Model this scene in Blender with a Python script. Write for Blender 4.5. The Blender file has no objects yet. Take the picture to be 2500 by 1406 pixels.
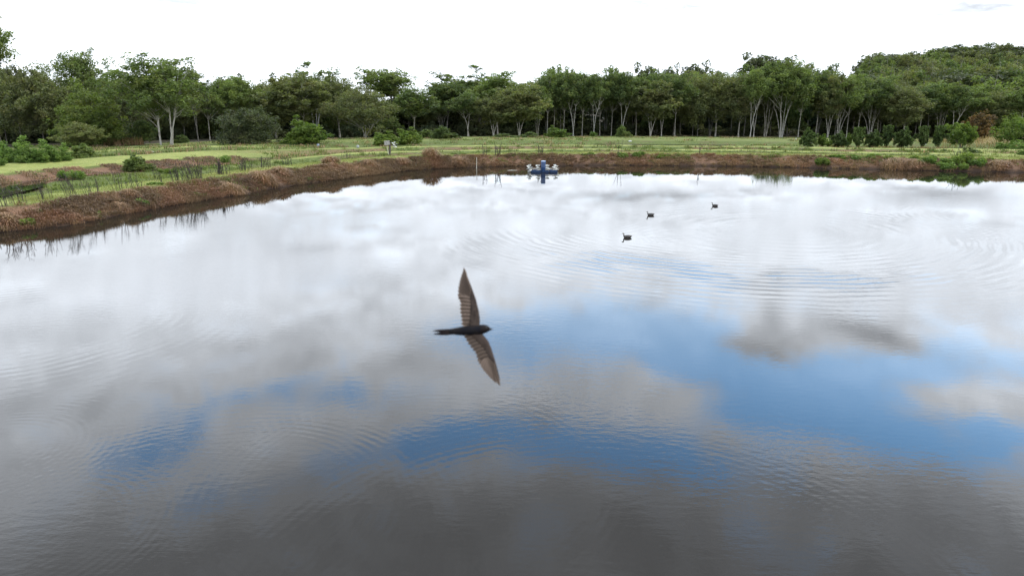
import bpy, math, random
import numpy as np
from mathutils import Vector, Matrix

# ------------------------------------------------------------------ camera, world, sun, exposure
SC = bpy.context.scene
COL = SC.collection
F, CXP, CYP, H0, YH = 1667.0, 1250.0, 703.0, 7.0, 255.0      # focal length / centre / height / horizon (photo pixels, metres)
PITCH = math.atan((CYP - YH) / F)
CP, SP = math.cos(PITCH), math.sin(PITCH)

cam_d = bpy.data.cameras.new("camera")
cam = bpy.data.objects.new("camera", cam_d)
COL.objects.link(cam)
cam.location = (0, 0, H0)
cam.rotation_euler = (math.pi / 2 - PITCH, 0, 0)
cam_d.sensor_width = 36.0
cam_d.lens = F / 2500.0 * 36.0
cam_d.clip_start = 0.05
cam_d.clip_end = 12000
cam_d.dof.use_dof = True
cam_d.dof.focus_distance = 60.0
cam_d.dof.aperture_fstop = 4.2
SC.camera = cam

SUN_EL, SUN_AZ = math.radians(52), math.radians(68)          # azimuth clockwise from +Y
sun_d = bpy.data.lights.new("sun", "SUN")
sun_d.energy = 1.5
sun_d.angle = math.radians(12)
sun_d.color = (1.0, 0.95, 0.87)
sun = bpy.data.objects.new("sun", sun_d)
COL.objects.link(sun)
sdir = Vector((math.sin(SUN_AZ) * math.cos(SUN_EL), math.cos(SUN_AZ) * math.cos(SUN_EL), math.sin(SUN_EL)))
sun.rotation_euler = sdir.to_track_quat('Z', 'Y').to_euler()

SC.view_settings.view_transform = 'Standard'
SC.view_settings.look = 'None'
SC.view_settings.gamma = 1.0
SC.view_settings.use_curve_mapping = False
SC.view_settings.exposure = 1.25
SC.render.engine = 'CYCLES'
SC.cycles.use_denoising = True
SC.cycles.max_bounces = 6
SC.cycles.diffuse_bounces = 3
SC.cycles.glossy_bounces = 3
SC.cycles.transmission_bounces = 3


class NT:
    """small helper to write node trees"""
    def __init__(s, tree):
        s.t = tree; s.n = tree.nodes; s.l = tree.links

    def set(s, sock, v):
        if isinstance(v, bpy.types.NodeSocket): s.l.new(v, sock)
        elif v is not None:
            if isinstance(v, (tuple, list)) and sock.type == 'RGBA' and len(v) == 3: v = (*v, 1)
            sock.default_value = v

    def m(s, op, a, b=None, c=None, clamp=False):
        n = s.n.new('ShaderNodeMath'); n.operation = op; n.use_clamp = clamp
        s.set(n.inputs[0], a)
        if b is not None: s.set(n.inputs[1], b)
        if c is not None: s.set(n.inputs[2], c)
        return n.outputs[0]

    def v(s, op, a, b=None):
        n = s.n.new('ShaderNodeVectorMath'); n.operation = op
        s.set(n.inputs[0], a)
        if b is not None: s.set(n.inputs[1], b)
        return n.outputs['Value'] if op in ('LENGTH', 'DOT_PRODUCT', 'DISTANCE') else n.outputs[0]

    def noise(s, vec, scale, detail=3.0, rough=0.5, dist=0.0):
        n = s.n.new('ShaderNodeTexNoise'); n.noise_dimensions = '3D'
        if vec is not None: s.l.new(vec, n.inputs['Vector'])
        n.inputs['Scale'].default_value = scale; n.inputs['Detail'].default_value = detail
        n.inputs['Roughness'].default_value = rough; n.inputs['Distortion'].default_value = dist
        return n.outputs['Fac']

    def mix(s, f, a, b, mode='MIX'):
        n = s.n.new('ShaderNodeMix'); n.data_type = 'RGBA'; n.blend_type = mode
        s.set(n.inputs['Factor'], f); s.set(n.inputs['A'], a); s.set(n.inputs['B'], b)
        return n.outputs['Result']

    def ss(s, x, lo, hi):
        n = s.n.new('ShaderNodeMapRange'); n.interpolation_type = 'SMOOTHSTEP'
        s.set(n.inputs[0], x); n.inputs[1].default_value = lo; n.inputs[2].default_value = hi
        n.inputs[3].default_value = 0; n.inputs[4].default_value = 1
        return n.outputs[0]

    def curve(s, x, pts):
        """piecewise linear function x -> y, pts = [(x, y), ...] (values may exceed one)"""
        x0, x1 = pts[0][0], pts[-1][0]; m = max(p[1] for p in pts)
        t = s.m('DIVIDE', s.m('SUBTRACT', x, x0), x1 - x0, clamp=True)
        n = s.n.new('ShaderNodeValToRGB'); cr = n.color_ramp; s.l.new(t, n.inputs[0])
        while len(cr.elements) < len(pts): cr.elements.new(0.5)
        for e, (px, py) in zip(cr.elements, pts):
            e.position = (px - x0) / (x1 - x0); e.color = (py / m, py / m, py / m, 1)
        return s.m('MULTIPLY', n.outputs[0], m)

    def comb(s, x, y, z):
        n = s.n.new('ShaderNodeCombineXYZ'); s.set(n.inputs[0], x); s.set(n.inputs[1], y); s.set(n.inputs[2], z)
        return n.outputs[0]


def px_dir(px, py):
    u, v = (px - CXP) / F, (CYP - py) / F
    return np.array([u, CP + v * SP, -SP + v * CP])


# ---- sky: Nishita blue showing through a broken layer of bright cloud
world = bpy.data.worlds.new("World")
SC.world = world
world.use_nodes = True
W = NT(world.node_tree)
W.n.clear()
w_out = W.n.new('ShaderNodeOutputWorld')
w_bg = W.n.new('ShaderNodeBackground'); w_bg.inputs['Strength'].default_value = 0.15
W.l.new(w_bg.outputs[0], w_out.inputs['Surface'])
sky = W.n.new('ShaderNodeTexSky'); sky.sky_type = 'NISHITA'; sky.sun_disc = False
sky.sun_elevation = SUN_EL; sky.sun_rotation = SUN_AZ
sky.air_density = 1.0; sky.dust_density = 0.3; sky.ozone_density = 2.5
w_tc = W.n.new('ShaderNodeTexCoord')
D = W.v('NORMALIZE', w_tc.outputs['Generated'])
sp = W.n.new('ShaderNodeSeparateXYZ'); W.l.new(D, sp.inputs[0])
DZ = sp.outputs[2]
# cloud-layer coordinates for the texture (clouds shrink towards the horizon)
zc = W.m('MAXIMUM', W.m('ADD', DZ, 0.10), 0.06)
PL = W.comb(W.m('DIVIDE', sp.outputs[0], zc), W.m('DIVIDE', sp.outputs[1], zc), 0.0)
wn1 = W.n.new('ShaderNodeTexNoise'); W.l.new(PL, wn1.inputs['Vector'])
wn1.inputs['Scale'].default_value = 1.3; wn1.inputs['Detail'].default_value = 5; wn1.inputs['Roughness'].default_value = 0.55
warp = W.v('SUBTRACT', wn1.outputs['Color'], (0.5, 0.5, 0.5))
spw = W.n.new('ShaderNodeSeparateXYZ'); W.l.new(warp, spw.inputs[0])
AZ = W.m('ADD', W.m('ARCTAN2', sp.outputs[0], sp.outputs[1]), W.m('MULTIPLY', spw.outputs[0], 0.06))
EL = W.m('ADD', W.m('ARCSINE', DZ), W.m('MULTIPLY', spw.outputs[1], 0.035))


def sky_blob(px, py, rx, ry, tilt=0.0):
    """a cloud or gap that the water mirrors at (px, py) of the photograph: a real direction of the sky"""
    d = px_dir(px, py); d = d / np.linalg.norm(d)
    az, el = math.atan2(d[0], d[1]), -math.asin(d[2])
    ry_ = max(ry, 1) / F * 0.92
    rx_ = rx / F * (1 / math.cos(az)) ** -1
    a = W.m('SUBTRACT', AZ, az); e = W.m('SUBTRACT', EL, el)
    if tilt:
        e = W.m('SUBTRACT', e, W.m('MULTIPLY', a, tilt))
    a = W.m('DIVIDE', a, rx_); e = W.m('DIVIDE', e, ry_)
    r2 = W.m('ADD', W.m('MULTIPLY', a, a), W.m('MULTIPLY', e, e))
    return W.m('EXPONENT', W.m('MULTIPLY', r2, -1.0))


def blob_sum(lst):
    acc = None
    for it in lst:
        k = it[0]; b = W.m('MULTIPLY', sky_blob(*it[1:]), k)
        acc = b if acc is None else W.m('ADD', acc, b)
    return acc


BLUE = [(0.85, 1330, 810, 230, 60), (0.9, 1560, 800, 260, 75), (0.6, 1280, 880, 130, 40), (1.15, 1960, 960, 420, 105), (1.0, 2300, 880, 200, 70), (1.0, 1480, 1085, 420, 55),
        (0.9, 1750, 860, 330, 70), (0.9, 1200, 1040, 200, 40), (0.68, 760, 960, 330, 55), (0.85, 430, 1095, 210, 55),
        (0.55, 1000, 1090, 300, 45), (0.75, 2100, 1060, 350, 50), (0.9, 1130, 830, 130, 25), (0.26, 820, 540, 160, 60),
        (0.35, 1420, 720, 160, 30), (0.45, 1900, 740, 300, 28), (0.3, 800, 690, 120, 40), (0.9, 3300, 1000, 500, 120),
        (0.8, 1600, 1130, 200, 35), (0.5, 700, 1180, 260, 35), (0.6, 2450, 1060, 140, 30)]
WHITE = [(1.5, 1500, 955, 200, 55, 0.0), (1.2, 2380, 975, 150, 40, -0.25), (1.9, 1870, 850, 150, 44, 0.0), (1.9, 2110, 815, 140, 36, 0.12),
         (0.9, 1895, 775, 40, 35), (0.6, 640, 1040, 170, 45), (0.8, 1040, 890, 110, 40), (0.9, 1330, 1010, 120, 30), (0.5, 1200, 1110, 110, 22),
         (0.35, 1560, 850, 60, 30), (0.5, 2050, 1120, 250, 25)]
GREY = [(0.50, 430, 492, 110, 26), (0.43, 2300, 478, 160, 16), (0.46, 1560, 470, 200, 10), (0.50, 1865, 855, 150, 42, 0.0), (0.50, 2110, 815, 135, 34, 0.12), (0.38, 1895, 778, 38, 45), (0.32, 1035, 885, 100, 45),
        (0.04, 560, 850, 260, 90), (0.14, 620, 610, 200, 80), (0.25, 1420, 930, 120, 30), (0.35, 1300, 1020, 110, 40),
        (0.25, 1950, 1200, 180, 35), (0.12, 150, 1000, 300, 60), (0.22, 2470, 770, 60, 25), (0.2, 2350, 1230, 200, 60)]
blue = blob_sum(BLUE); white = blob_sum(WHITE); grey = blob_sum(GREY)
fine = W.noise(PL, 2.6, 7, 0.6)
broad = W.noise(PL, 0.45, 3, 0.5)
wsp = W.ss(W.noise(PL, 6.5, 7, 0.62, 0.6), 0.34, 0.66)
# above the frame's mirror image the same broken cloud goes on
over = W.m('MULTIPLY', W.ss(EL, 0.56, 0.85), W.m('SUBTRACT', W.ss(broad, 0.46, 0.6), 0.15))
bm = W.m('ADD', W.m('SUBTRACT', W.m('ADD', blue, over), W.m('MULTIPLY', white, 0.85)), W.m('MULTIPLY', W.m('SUBTRACT', fine, 0.5), 0.9))
bm = W.m('ADD', bm, W.m('MULTIPLY', W.m('SUBTRACT', wsp, 0.5), 0.62))
bm = W.m('MULTIPLY', W.ss(bm, 0.08, 1.05), 0.93)
lum = W.curve(W.m('MULTIPLY', W.m('ARCSINE', DZ), 57.2958),
              [(-5, 4.6), (2, 5.0), (8, 5.7), (12, 8.3), (16, 9.9), (19, 9.6), (22, 9.8), (26, 8.8), (29, 6.0), (33, 4.0), (50, 5.6), (90, 5.8)])
lum = W.m('MULTIPLY', lum, W.m('ADD', 0.35, W.m('MULTIPLY', fine, 1.25)))
lum = W.m('MULTIPLY', lum, W.m('ADD', 0.84, W.m('MULTIPLY', broad, 0.28)))
lum = W.m('MULTIPLY', lum, W.m('ADD', 0.87, W.m('MULTIPLY', wsp, 0.26)))
lum = W.m('MULTIPLY', lum, W.m('SUBTRACT', 1.0, W.m('MINIMUM', grey, 0.6)))
cloud = W.v('MULTIPLY', W.comb(lum, lum, lum), (0.93, 0.99, 1.075))
skyc = W.v('MULTIPLY', sky.outputs[0], (1.15, 2.0, 2.25))
low = W.ss(DZ, 0.20, 0.44)                     # thin bright veil lowers the blue near the horizon
skyc = W.mix(W.m('MULTIPLY', W.m('SUBTRACT', 1.0, low), 0.72), skyc, cloud)
W.l.new(W.mix(bm, cloud, skyc), w_bg.inputs['Color'])

# ------------------------------------------------------------------ generic helpers
rng = np.random.default_rng(7)
random.seed(7)


def setp(o, label=None, cat=None, group=None, kind=None):
    if label: o['label'] = label
    if cat: o['category'] = cat
    if group: o['group'] = group
    if kind: o['kind'] = kind
    return o


def empty(name, loc, label, cat, group=None, rz=0.0, sc=None):
    o = bpy.data.objects.new(name, None); COL.objects.link(o)
    o.location = loc; o.rotation_euler = (0, 0, rz)
    if sc is not None: o.scale = sc
    o.empty_display_size = 0.2
    return setp(o, label, cat, group)


def mesh_np(name, V, faces, mats, smooth=False, attrs=None, midx=None):
    """faces: (N,k) array"""
    V = np.asarray(V, np.float32); faces = np.asarray(faces, np.int32)
    me = bpy.data.meshes.new(name)
    n, k = faces.shape
    me.vertices.add(len(V)); me.vertices.foreach_set('co', V.ravel())
    me.loops.add(n * k); me.loops.foreach_set('vertex_index', faces.ravel())
    me.polygons.add(n); me.polygons.foreach_set('loop_start', np.arange(0, n * k, k, dtype=np.int32))
    if smooth: me.polygons.foreach_set('use_smooth', np.ones(n, bool))
    for m in (mats if isinstance(mats, (list, tuple)) else [mats]): me.materials.append(m)
    if midx is not None: me.polygons.foreach_set('material_index', np.asarray(midx, np.int32))
    me.update(calc_edges=True)
    if attrs:
        for an, arr in attrs.items():
            a = me.color_attributes.new(an, 'FLOAT_COLOR', 'POINT')
            a.data.foreach_set('color', np.asarray(arr, np.float32).ravel())
    me.validate()
    return me


def obj(name, me, parent=None, loc=None):
    o = bpy.data.objects.new(name, me); COL.objects.link(o)
    if parent is not None: o.parent = parent
    if loc is not None: o.location = loc
    return o


class MB:
    """collects small solids into one mesh"""
    def __init__(s): s.V = []; s.F = []

    def add(s, V, Fs):
        b = len(s.V); s.V += [tuple(v) for v in V]; s.F += [tuple(i + b for i in f) for f in Fs]

    def box(s, c, d, M=None):
        x, y, z = d[0] / 2, d[1] / 2, d[2] / 2
        P = [Vector((a * x, b * y, e * z)) for a in (-1, 1) for b in (-1, 1) for e in (-1, 1)]
        if M is not None: P = [M @ p for p in P]
        P = [p + Vector(c) for p in P]
        s.add(P, [(0, 1, 3, 2), (4, 6, 7, 5), (0, 4, 5, 1), (2, 3, 7, 6), (0, 2, 6, 4), (1, 5, 7, 3)])

    def rings(s, R, cap=True):
        """R: list of rings (each a list of n points)"""
        n = len(R[0]); b = len(s.V)
        for r in R: s.V += [tuple(p) for p in r]
        for i in range(len(R) - 1):
            for j in range(n):
                k = (j + 1) % n
                s.F.append((b + i * n + j, b + i * n + k, b + (i + 1) * n + k, b + (i + 1) * n + j))
        if cap:
            s.F.append(tuple(b + j for j in range(n - 1, -1, -1)))
            s.F.append(tuple(b + (len(R) - 1) * n + j for j in range(n)))

    def tube(s, path, rad, n=8, squash=1.0):
        path = [Vector(p) for p in path]; R = []
        for i, p in enumerate(path):
            t = (path[min(i + 1, len(path) - 1)] - path[max(i - 1, 0)]).normalized()
            a = Vector((0, 0, 1)) if abs(t.z) < 0.9 else Vector((0, 1, 0))
            u = t.cross(a).normalized(); w = u.cross(t).normalized()
            r = rad[i] if isinstance(rad, (list, tuple)) else rad
            R.append([p + (u * math.cos(q) + w * math.sin(q) * squash) * r for q in [2 * math.pi * j / n for j in range(n)]])
        s.rings(R)

    def build(s, name, mat, parent=None, smooth=False, loc=None, bevel=0.0):
        me = bpy.data.meshes.new(name); me.from_pydata(s.V, [], s.F); me.materials.append(mat)
        if smooth:
            for p in me.polygons: p.use_smooth = True
        me.update()
        o = obj(name, me, parent, loc)
        if bevel:
            b = o.modifiers.new('bevel', 'BEVEL'); b.width = bevel; b.segments = 2; b.limit_method = 'ANGLE'
        return o


def material(name):
    m = bpy.data.materials.new(name); m.use_nodes = True
    N = NT(m.node_tree); N.n.clear()
    out = N.n.new('ShaderNodeOutputMaterial'); b = N.n.new('ShaderNodeBsdfPrincipled')
    N.l.new(b.outputs[0], out.inputs['Surface'])
    return m, N, b, out


def plain(name, c1, c2=None, scale=8.0, rough=0.7, bump=0.0, metal=0.0, lo=0.35, hi=0.65, spec=0.35):
    m, N, b, out = material(name)
    tc = N.n.new('ShaderNodeTexCoord')
    nz = N.noise(tc.outputs['Object'], scale, 4, 0.6)
    N.set(b.inputs['Base Color'], N.mix(N.ss(nz, lo, hi), c1, c2 or tuple(x * 0.75 for x in c1)))
    b.inputs['Roughness'].default_value = rough; b.inputs['Metallic'].default_value = metal
    b.inputs['Specular IOR Level'].default_value = spec
    if bump:
        bp = N.n.new('ShaderNodeBump'); bp.inputs['Strength'].default_value = 0.6; bp.inputs['Distance'].default_value = bump
        N.l.new(nz, bp.inputs['Height']); N.l.new(bp.outputs[0], b.inputs['Normal'])
    return m


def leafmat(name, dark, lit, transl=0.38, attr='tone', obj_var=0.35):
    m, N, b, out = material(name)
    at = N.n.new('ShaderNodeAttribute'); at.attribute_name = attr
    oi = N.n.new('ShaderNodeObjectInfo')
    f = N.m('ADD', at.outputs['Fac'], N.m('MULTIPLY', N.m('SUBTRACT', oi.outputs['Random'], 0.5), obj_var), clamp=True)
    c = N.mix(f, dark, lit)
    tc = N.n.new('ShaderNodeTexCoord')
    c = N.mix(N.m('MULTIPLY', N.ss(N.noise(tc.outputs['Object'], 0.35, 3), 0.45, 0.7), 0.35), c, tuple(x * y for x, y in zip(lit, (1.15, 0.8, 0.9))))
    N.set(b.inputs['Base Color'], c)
    b.inputs['Roughness'].default_value = 0.62; b.inputs['Specular IOR Level'].default_value = 0.22
    tr = N.n.new('ShaderNodeBsdfTranslucent'); N.set(tr.inputs[0], N.mix(1.0, c, (1.1, 1.25, 0.6), 'MULTIPLY'))
    mx = N.n.new('ShaderNodeMixShader'); mx.inputs[0].default_value = transl
    N.l.new(b.outputs[0], mx.inputs[1]); N.l.new(tr.outputs[0], mx.inputs[2]); N.l.new(mx.outputs[0], out.inputs['Surface'])
    return m


M_GUM = leafmat('gum_leaves', (0.056, 0.082, 0.029), (0.148, 0.190, 0.050), obj_var=0.65)
M_OLIVE = leafmat('olive_leaves', (0.074, 0.084, 0.037), (0.155, 0.172, 0.056), obj_var=0.55)
M_DARK = leafmat('dark_leaves', (0.046, 0.056, 0.028), (0.088, 0.104, 0.044))
M_LIME = leafmat('bright_leaves', (0.05, 0.09, 0.014), (0.15, 0.20, 0.035), 0.35, obj_var=0.25)
M_FRESH = leafmat('fresh_green_leaves', (0.055, 0.100, 0.020), (0.15, 0.22, 0.045), 0.35, obj_var=0.25)
M_GLOSSY = leafmat('orchard_leaves', (0.026, 0.042, 0.012), (0.085, 0.125, 0.028), 0.25, obj_var=0.3)
M_RUSTY = leafmat('rusty_leaves', (0.045, 0.035, 0.018), (0.17, 0.10, 0.025), 0.25)
M_BARK = plain('pale_bark', (0.26, 0.24, 0.20), (0.13, 0.12, 0.10), 1.2, 0.85, lo=0.42, hi=0.62)
M_BARKD = plain('grey_bark', (0.10, 0.09, 0.075), (0.055, 0.05, 0.042), 1.2, 0.9)
M_BARKW = plain('white_bark', (0.34, 0.32, 0.275), (0.16, 0.14, 0.115), 1.0, 0.8, lo=0.45, hi=0.7)
M_STRAW = leafmat('dry_grass', (0.085, 0.054, 0.036), (0.32, 0.205, 0.120), 0.2, obj_var=0.0)
M_GRASS = leafmat('rough_grass', (0.045, 0.070, 0.013), (0.15, 0.185, 0.042), 0.3, obj_var=0.0)
M_MOWN = leafmat('mown_blades', (0.13, 0.16, 0.04), (0.24, 0.25, 0.085), 0.3, obj_var=0.0)
M_STALK = plain('dry_stalk', (0.045, 0.034, 0.028), (0.028, 0.022, 0.018), 6, 0.9)

# ------------------------------------------------------------------ geometry of the place
def on_plane(px, py, z=0.0):
    d = px_dir(px, py); t = (z - H0) / d[2]
    return (d[0] * t, d[1] * t)


WL_PX = [(-60, 578), (0, 567), (150, 552), (355, 514), (480, 492), (600, 472), (700, 455), (838, 437), (930, 424), (1000, 416.5), (1080, 411.5), (1160, 408.5),
         (1250, 406), (1360, 404.5), (1500, 403.5), (1800, 406.5), (1979, 410), (2158, 414), (2266, 416.5), (2380, 419), (2500, 421.6), (2700, 425)]
PTS = [(-44, 8), (-39.5, 17)] + [on_plane(*p) for p in WL_PX] + [(80, 68.0), (92, 55), (96, 20), (85, -18), (30, -30), (-25, -28), (-45, -12)]


def catmull(P, step=1.2):
    P = [np.array(p, float) for p in P]; n = len(P); out = []
    for i in range(n):
        a, b, c, d = P[i - 1], P[i], P[(i + 1) % n], P[(i + 2) % n]
        m = max(1, int(np.linalg.norm(c - b) / step))
        for k in range(m):
            t = k / m
            out.append(0.5 * ((2 * b) + (-a + c) * t + (2 * a - 5 * b + 4 * c - d) * t * t + (-a + 3 * b - 3 * c + d) * t ** 3))
    return np.array(out)


SHORE = catmull(PTS)
_w = np.arange(len(SHORE))
SHORE += 0.10 * np.stack([np.sin(_w * 1.3) + np.sin(_w * 0.47 + 1), np.cos(_w * 0.9) + np.sin(_w * 0.31)], 1)


def sdist(P, poly=None):
    poly = SHORE if poly is None else poly
    P = np.asarray(P, float); out = np.empty(len(P))
    A = poly; B = np.roll(poly, -1, 0); AB = B - A; L2 = (AB ** 2).sum(1)
    for s in range(0, len(P), 20000):
        Q = P[s:s + 20000]
        AP = Q[:, None, :] - A[None]
        t = np.clip((AP * AB).sum(2) / L2, 0, 1)
        dd = AP - t[..., None] * AB
        d = np.sqrt((dd ** 2).sum(2)).min(1)
        cond = (A[None, :, 1] > Q[:, None, 1]) != (B[None, :, 1] > Q[:, None, 1])
        xi = A[None, :, 0] + (Q[:, None, 1] - A[None, :, 1]) / np.where(AB[:, 1] == 0, 1e-9, AB[:, 1])[None] * AB[None, :, 0]
        ins = (cond & (Q[:, None, 0] < xi)).sum(1) % 2 == 1
        out[s:s + 20000] = np.where(ins, -d, d)
    return out


def vn(P, s, seed=0):
    """smooth value noise, -1..1"""
    x = np.asarray(P[:, 0]) * s; y = np.asarray(P[:, 1]) * s
    xi = np.floor(x).astype(np.int64); yi = np.floor(y).astype(np.int64); fx = x - xi; fy = y - yi
    fx = fx * fx * (3 - 2 * fx); fy = fy * fy * (3 - 2 * fy)

    def h(a, b):
        v = np.sin(a * 127.1 + b * 311.7 + seed * 74.7) * 43758.5453
        return (v - np.floor(v)) * 2 - 1
    return (h(xi, yi) * (1 - fx) + h(xi + 1, yi) * fx) * (1 - fy) + (h(xi, yi + 1) * (1 - fx) + h(xi + 1, yi + 1) * fx) * fy


def fbm(P, s, seed=0, o=3):
    return sum(vn(P, s * 2 ** k, seed + k) * 0.5 ** k for k in range(o)) / 1.6


ZR = [(-60, -2.2), (-4, -1.0), (0, 0), (0.5, .28), (2.5, 1.13), (6.0, 1.15), (9.5, .3), (15, .1), (18.5, .62), (21.5, .62), (25, -.5), (39, -.8), (43, -.2), (47, -.25), (51, -1.6), (78, -1.95), (84, -1.3), (120, -2.3), (205, -5.6), (300, -7.5), (4000, -10)]
ZL = [(-60, -2.2), (-4, -1.0), (0, 0), (0.5, .28), (2.5, 1.13), (6.0, 1.15), (10, .1), (14, -.45), (27, -.5), (32, .42), (43, .42), (48, -.1), (55, -.4), (60, .0), (66, -.05), (69, -.9), (74, -1.2), (80, -1.3), (105, -2.0), (150, -3.4), (300, -7.5), (4000, -10)]
ZR = np.array(ZR); ZL = np.array(ZL)


def prof(sd, w):
    """w: 1 = left profile; interpolates both breakpoint tables"""
    zr = np.interp(sd, ZR[:, 0], ZR[:, 1]); zl = np.interp(sd, ZL[:, 0], ZL[:, 1])
    return zr * (1 - w) + zl * w


def sstep(x, a, b):
    t = np.clip((x - a) / (b - a), 0, 1); return t * t * (3 - 2 * t)


def ground(P, full=False):
    P = np.atleast_2d(np.asarray(P, float))[:, :2]
    sd0 = sdist(P)
    sd = sd0 + fbm(P, 0.22, 3) * 0.35 * sstep(sd0, 0.3, 2.0) + fbm(P, 0.06, 5) * 1.2 * sstep(sd0, 7, 20)
    px = CXP + F * P[:, 0] / np.maximum(P[:, 1], 1.0)
    w = 1 - sstep(px, 450, 900)
    w = np.where(P[:, 1] < 1, 1.0, w)
    z = prof(sd, w)
    # small neighbouring pond at the left is deeper only there
    shallow = sstep(px, 80, 230) * w * sstep(sd, 10, 14) * (1 - sstep(sd, 25, 30))
    z = z + shallow * 0.42
    p3 = sstep(px, 1380, 1480) * (1 - sstep(px, 1740, 1850))
    z = z + (1 - p3) * (1 - w) * 0.35 * sstep(sd, 49, 53) * (1 - sstep(sd, 80, 86))
    z = z + fbm(P, 0.35, 11) * 0.10 * sstep(sd, 6.5, 9) + fbm(P, 0.9, 12) * 0.05 * sstep(sd, 0.2, 1.2) * (1 - 0.8 * sstep(sd, 2.3, 3) * (1 - sstep(sd, 5.8, 6.6)))
    # wooded hill on the right, slight rise behind the middle
    hill = sstep(P[:, 1], 360, 720) * sstep(px, 1850, 2330)
    z = z + 52 * hill * (1 + 0.08 * fbm(P, 0.006, 21)) + 16 * sstep(P[:, 1], 330, 480) * sstep(px, 1450, 1850) * (1 - sstep(px, 1990, 2160)) 
    z = z + 3.0 * sstep(P[:, 1], 150, 185) * sstep(px, 2330, 2480) * (1 - sstep(P[:, 1], 230, 300))
    if not full: return z
    return z, sd0, sd, px, w


def gz(x, y): return float(ground([(x, y)])[0])


def at(px, Y):
    """ground point seen in column px at depth Y"""
    z = 0.0
    for _ in range(3):
        x = (px - CXP) / F * (Y * CP + (H0 - z) * SP); z = gz(x, Y)
    return x, Y, z


def z_at_py(py, Y):
    v = (CYP - py) / F
    return H0 + Y * (-SP + v * CP) / (CP + v * SP)


def hit(px, py, y0=30, y1=400):
    """first ground point along the ray of the photograph's pixel"""
    d = px_dir(px, py); Y = np.arange(y0, y1, 0.25); t = Y / d[1]
    P = np.stack([d[0] * t, Y], 1); zr = H0 + d[2] * t; g = ground(P)
    k = np.argmax(zr <= g)
    if zr[k] > g[k]: k = len(Y) - 1
    return float(P[k, 0]), float(P[k, 1]), float(g[k])


# ---- ground sheet: polar grid, fine where the camera looks
azs = np.concatenate([np.arange(-180, -46, 6), np.arange(-46, -38.5, 0.75), np.arange(-38.5, 38.5, 0.17), np.arange(38.5, 46, 0.75), np.arange(46, 180, 6)])
rs = np.concatenate([[0.5, 8, 18, 26, 30], np.arange(32, 62, 0.32), np.arange(62, 112, 0.42), np.arange(112, 180, 1.2), np.arange(180, 330, 4), np.geomspace(330, 9000, 46)])
A, R = np.meshgrid(np.radians(azs), rs, indexing='ij')
GX = (np.sin(A) * R).ravel(); GY = (np.cos(A) * R).ravel()
GP = np.stack([GX, GY], 1)
gzv, sd0, sdw, gpx, gw = ground(GP, True)
na, nr = len(azs), len(rs)
ii, jj = np.meshgrid(np.arange(na), np.arange(nr - 1), indexing='ij')
i2 = (ii + 1) % na
quad = np.stack([ii * nr + jj, ii * nr + jj + 1, i2 * nr + jj + 1, i2 * nr + jj], -1).reshape(-1, 4)

nz = fbm(GP, 0.5, 31); nz2 = fbm(GP, 0.12, 33)
in_front = GY > 1
mown = sstep(sdw, 2.7, 3.1) * (1 - sstep(sdw, 5.7, 6.3))
brown = (1 - sstep(sdw + nz * 0.35, 2.35, 2.75))
mR = (1 - gw) * (sstep(sdw, 18.4, 18.9) * (1 - sstep(sdw, 21.3, 21.9)) + sstep(sdw, 42.8, 43.4) * (1 - sstep(sdw, 46.8, 47.6)) + 0.28 * sstep(sdw, 83, 86) + 0.9 * sstep(gpx, 2250, 2330) * sstep(sdw, 8, 12) * (1 - sstep(sdw, 40, 48)))
mL = gw * (sstep(sdw, 31.2, 32) * (1 - sstep(sdw, 41.5, 43.5)) + sstep(sdw, 59.5, 60.5) * (1 - sstep(sdw, 65.5, 66.5)) + 0.30 * sstep(sdw, 76, 82))
mown = np.clip(mown + mR + mL, 0, 1)
bL = gw * sstep(sdw, 24.0 + nz, 26 + nz) * (1 - sstep(sdw, 30.4, 31.3)) * (1 - 0.55 * sstep(gpx, 520, 800))
bR = (1 - gw) * 0.75 * (sstep(sdw + nz2 * 1.5, 15.0, 16.2) * (1 - sstep(sdw, 17.4, 18.3)) * sstep(nz2, -0.3, 0.25) + sstep(sdw, 38.5, 40.0) * (1 - sstep(sdw, 41.8, 42.8)) * sstep(nz2, -0.2, 0.2))
brown = np.clip(brown + bL + bR, 0, 1)
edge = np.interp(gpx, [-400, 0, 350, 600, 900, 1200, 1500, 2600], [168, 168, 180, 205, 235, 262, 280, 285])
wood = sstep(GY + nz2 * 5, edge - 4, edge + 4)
orange = sstep(gpx, 2275, 2310) * sstep(GY, 150, 156) * (1 - sstep(GY, 200, 230))
attr = np.stack([brown, mown * (1 - wood), wood, np.ones_like(wood)], 1)
attr2 = np.stack([orange, sstep(nz2, -0.5, 0.6), 1 - sstep(sdw, 0.15, 0.75), np.ones_like(wood)], 1)

mg, N, b, out = material('ground_cover')
at1 = N.n.new('ShaderNodeAttribute'); at1.attribute_name = 'cover'
at2 = N.n.new('ShaderNodeAttribute'); at2.attribute_name = 'patch'
s1 = N.n.new('ShaderNodeSeparateColor'); N.l.new(at1.outputs['Color'], s1.inputs[0])
s2 = N.n.new('ShaderNodeSeparateColor'); N.l.new(at2.outputs['Color'], s2.inputs[0])
geo = N.n.new('ShaderNodeNewGeometry'); P3 = geo.outputs['Position']
n1 = N.noise(P3, 0.25, 5, 0.6); n2 = N.noise(P3, 2.2, 5, 0.65); n3 = N.noise(P3, 9.0, 4, 0.6)
rough_c = N.mix(N.ss(n2, 0.32, 0.68), (0.044, 0.064, 0.014), (0.105, 0.125, 0.032))
rough_c = N.mix(N.m('MULTIPLY', N.ss(n1, 0.5, 0.68), 0.55), rough_c, (0.095, 0.072, 0.036))
mown_c = N.mix(N.ss(n2, 0.35, 0.65), (0.155, 0.185, 0.045), (0.235, 0.235, 0.075))
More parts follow.
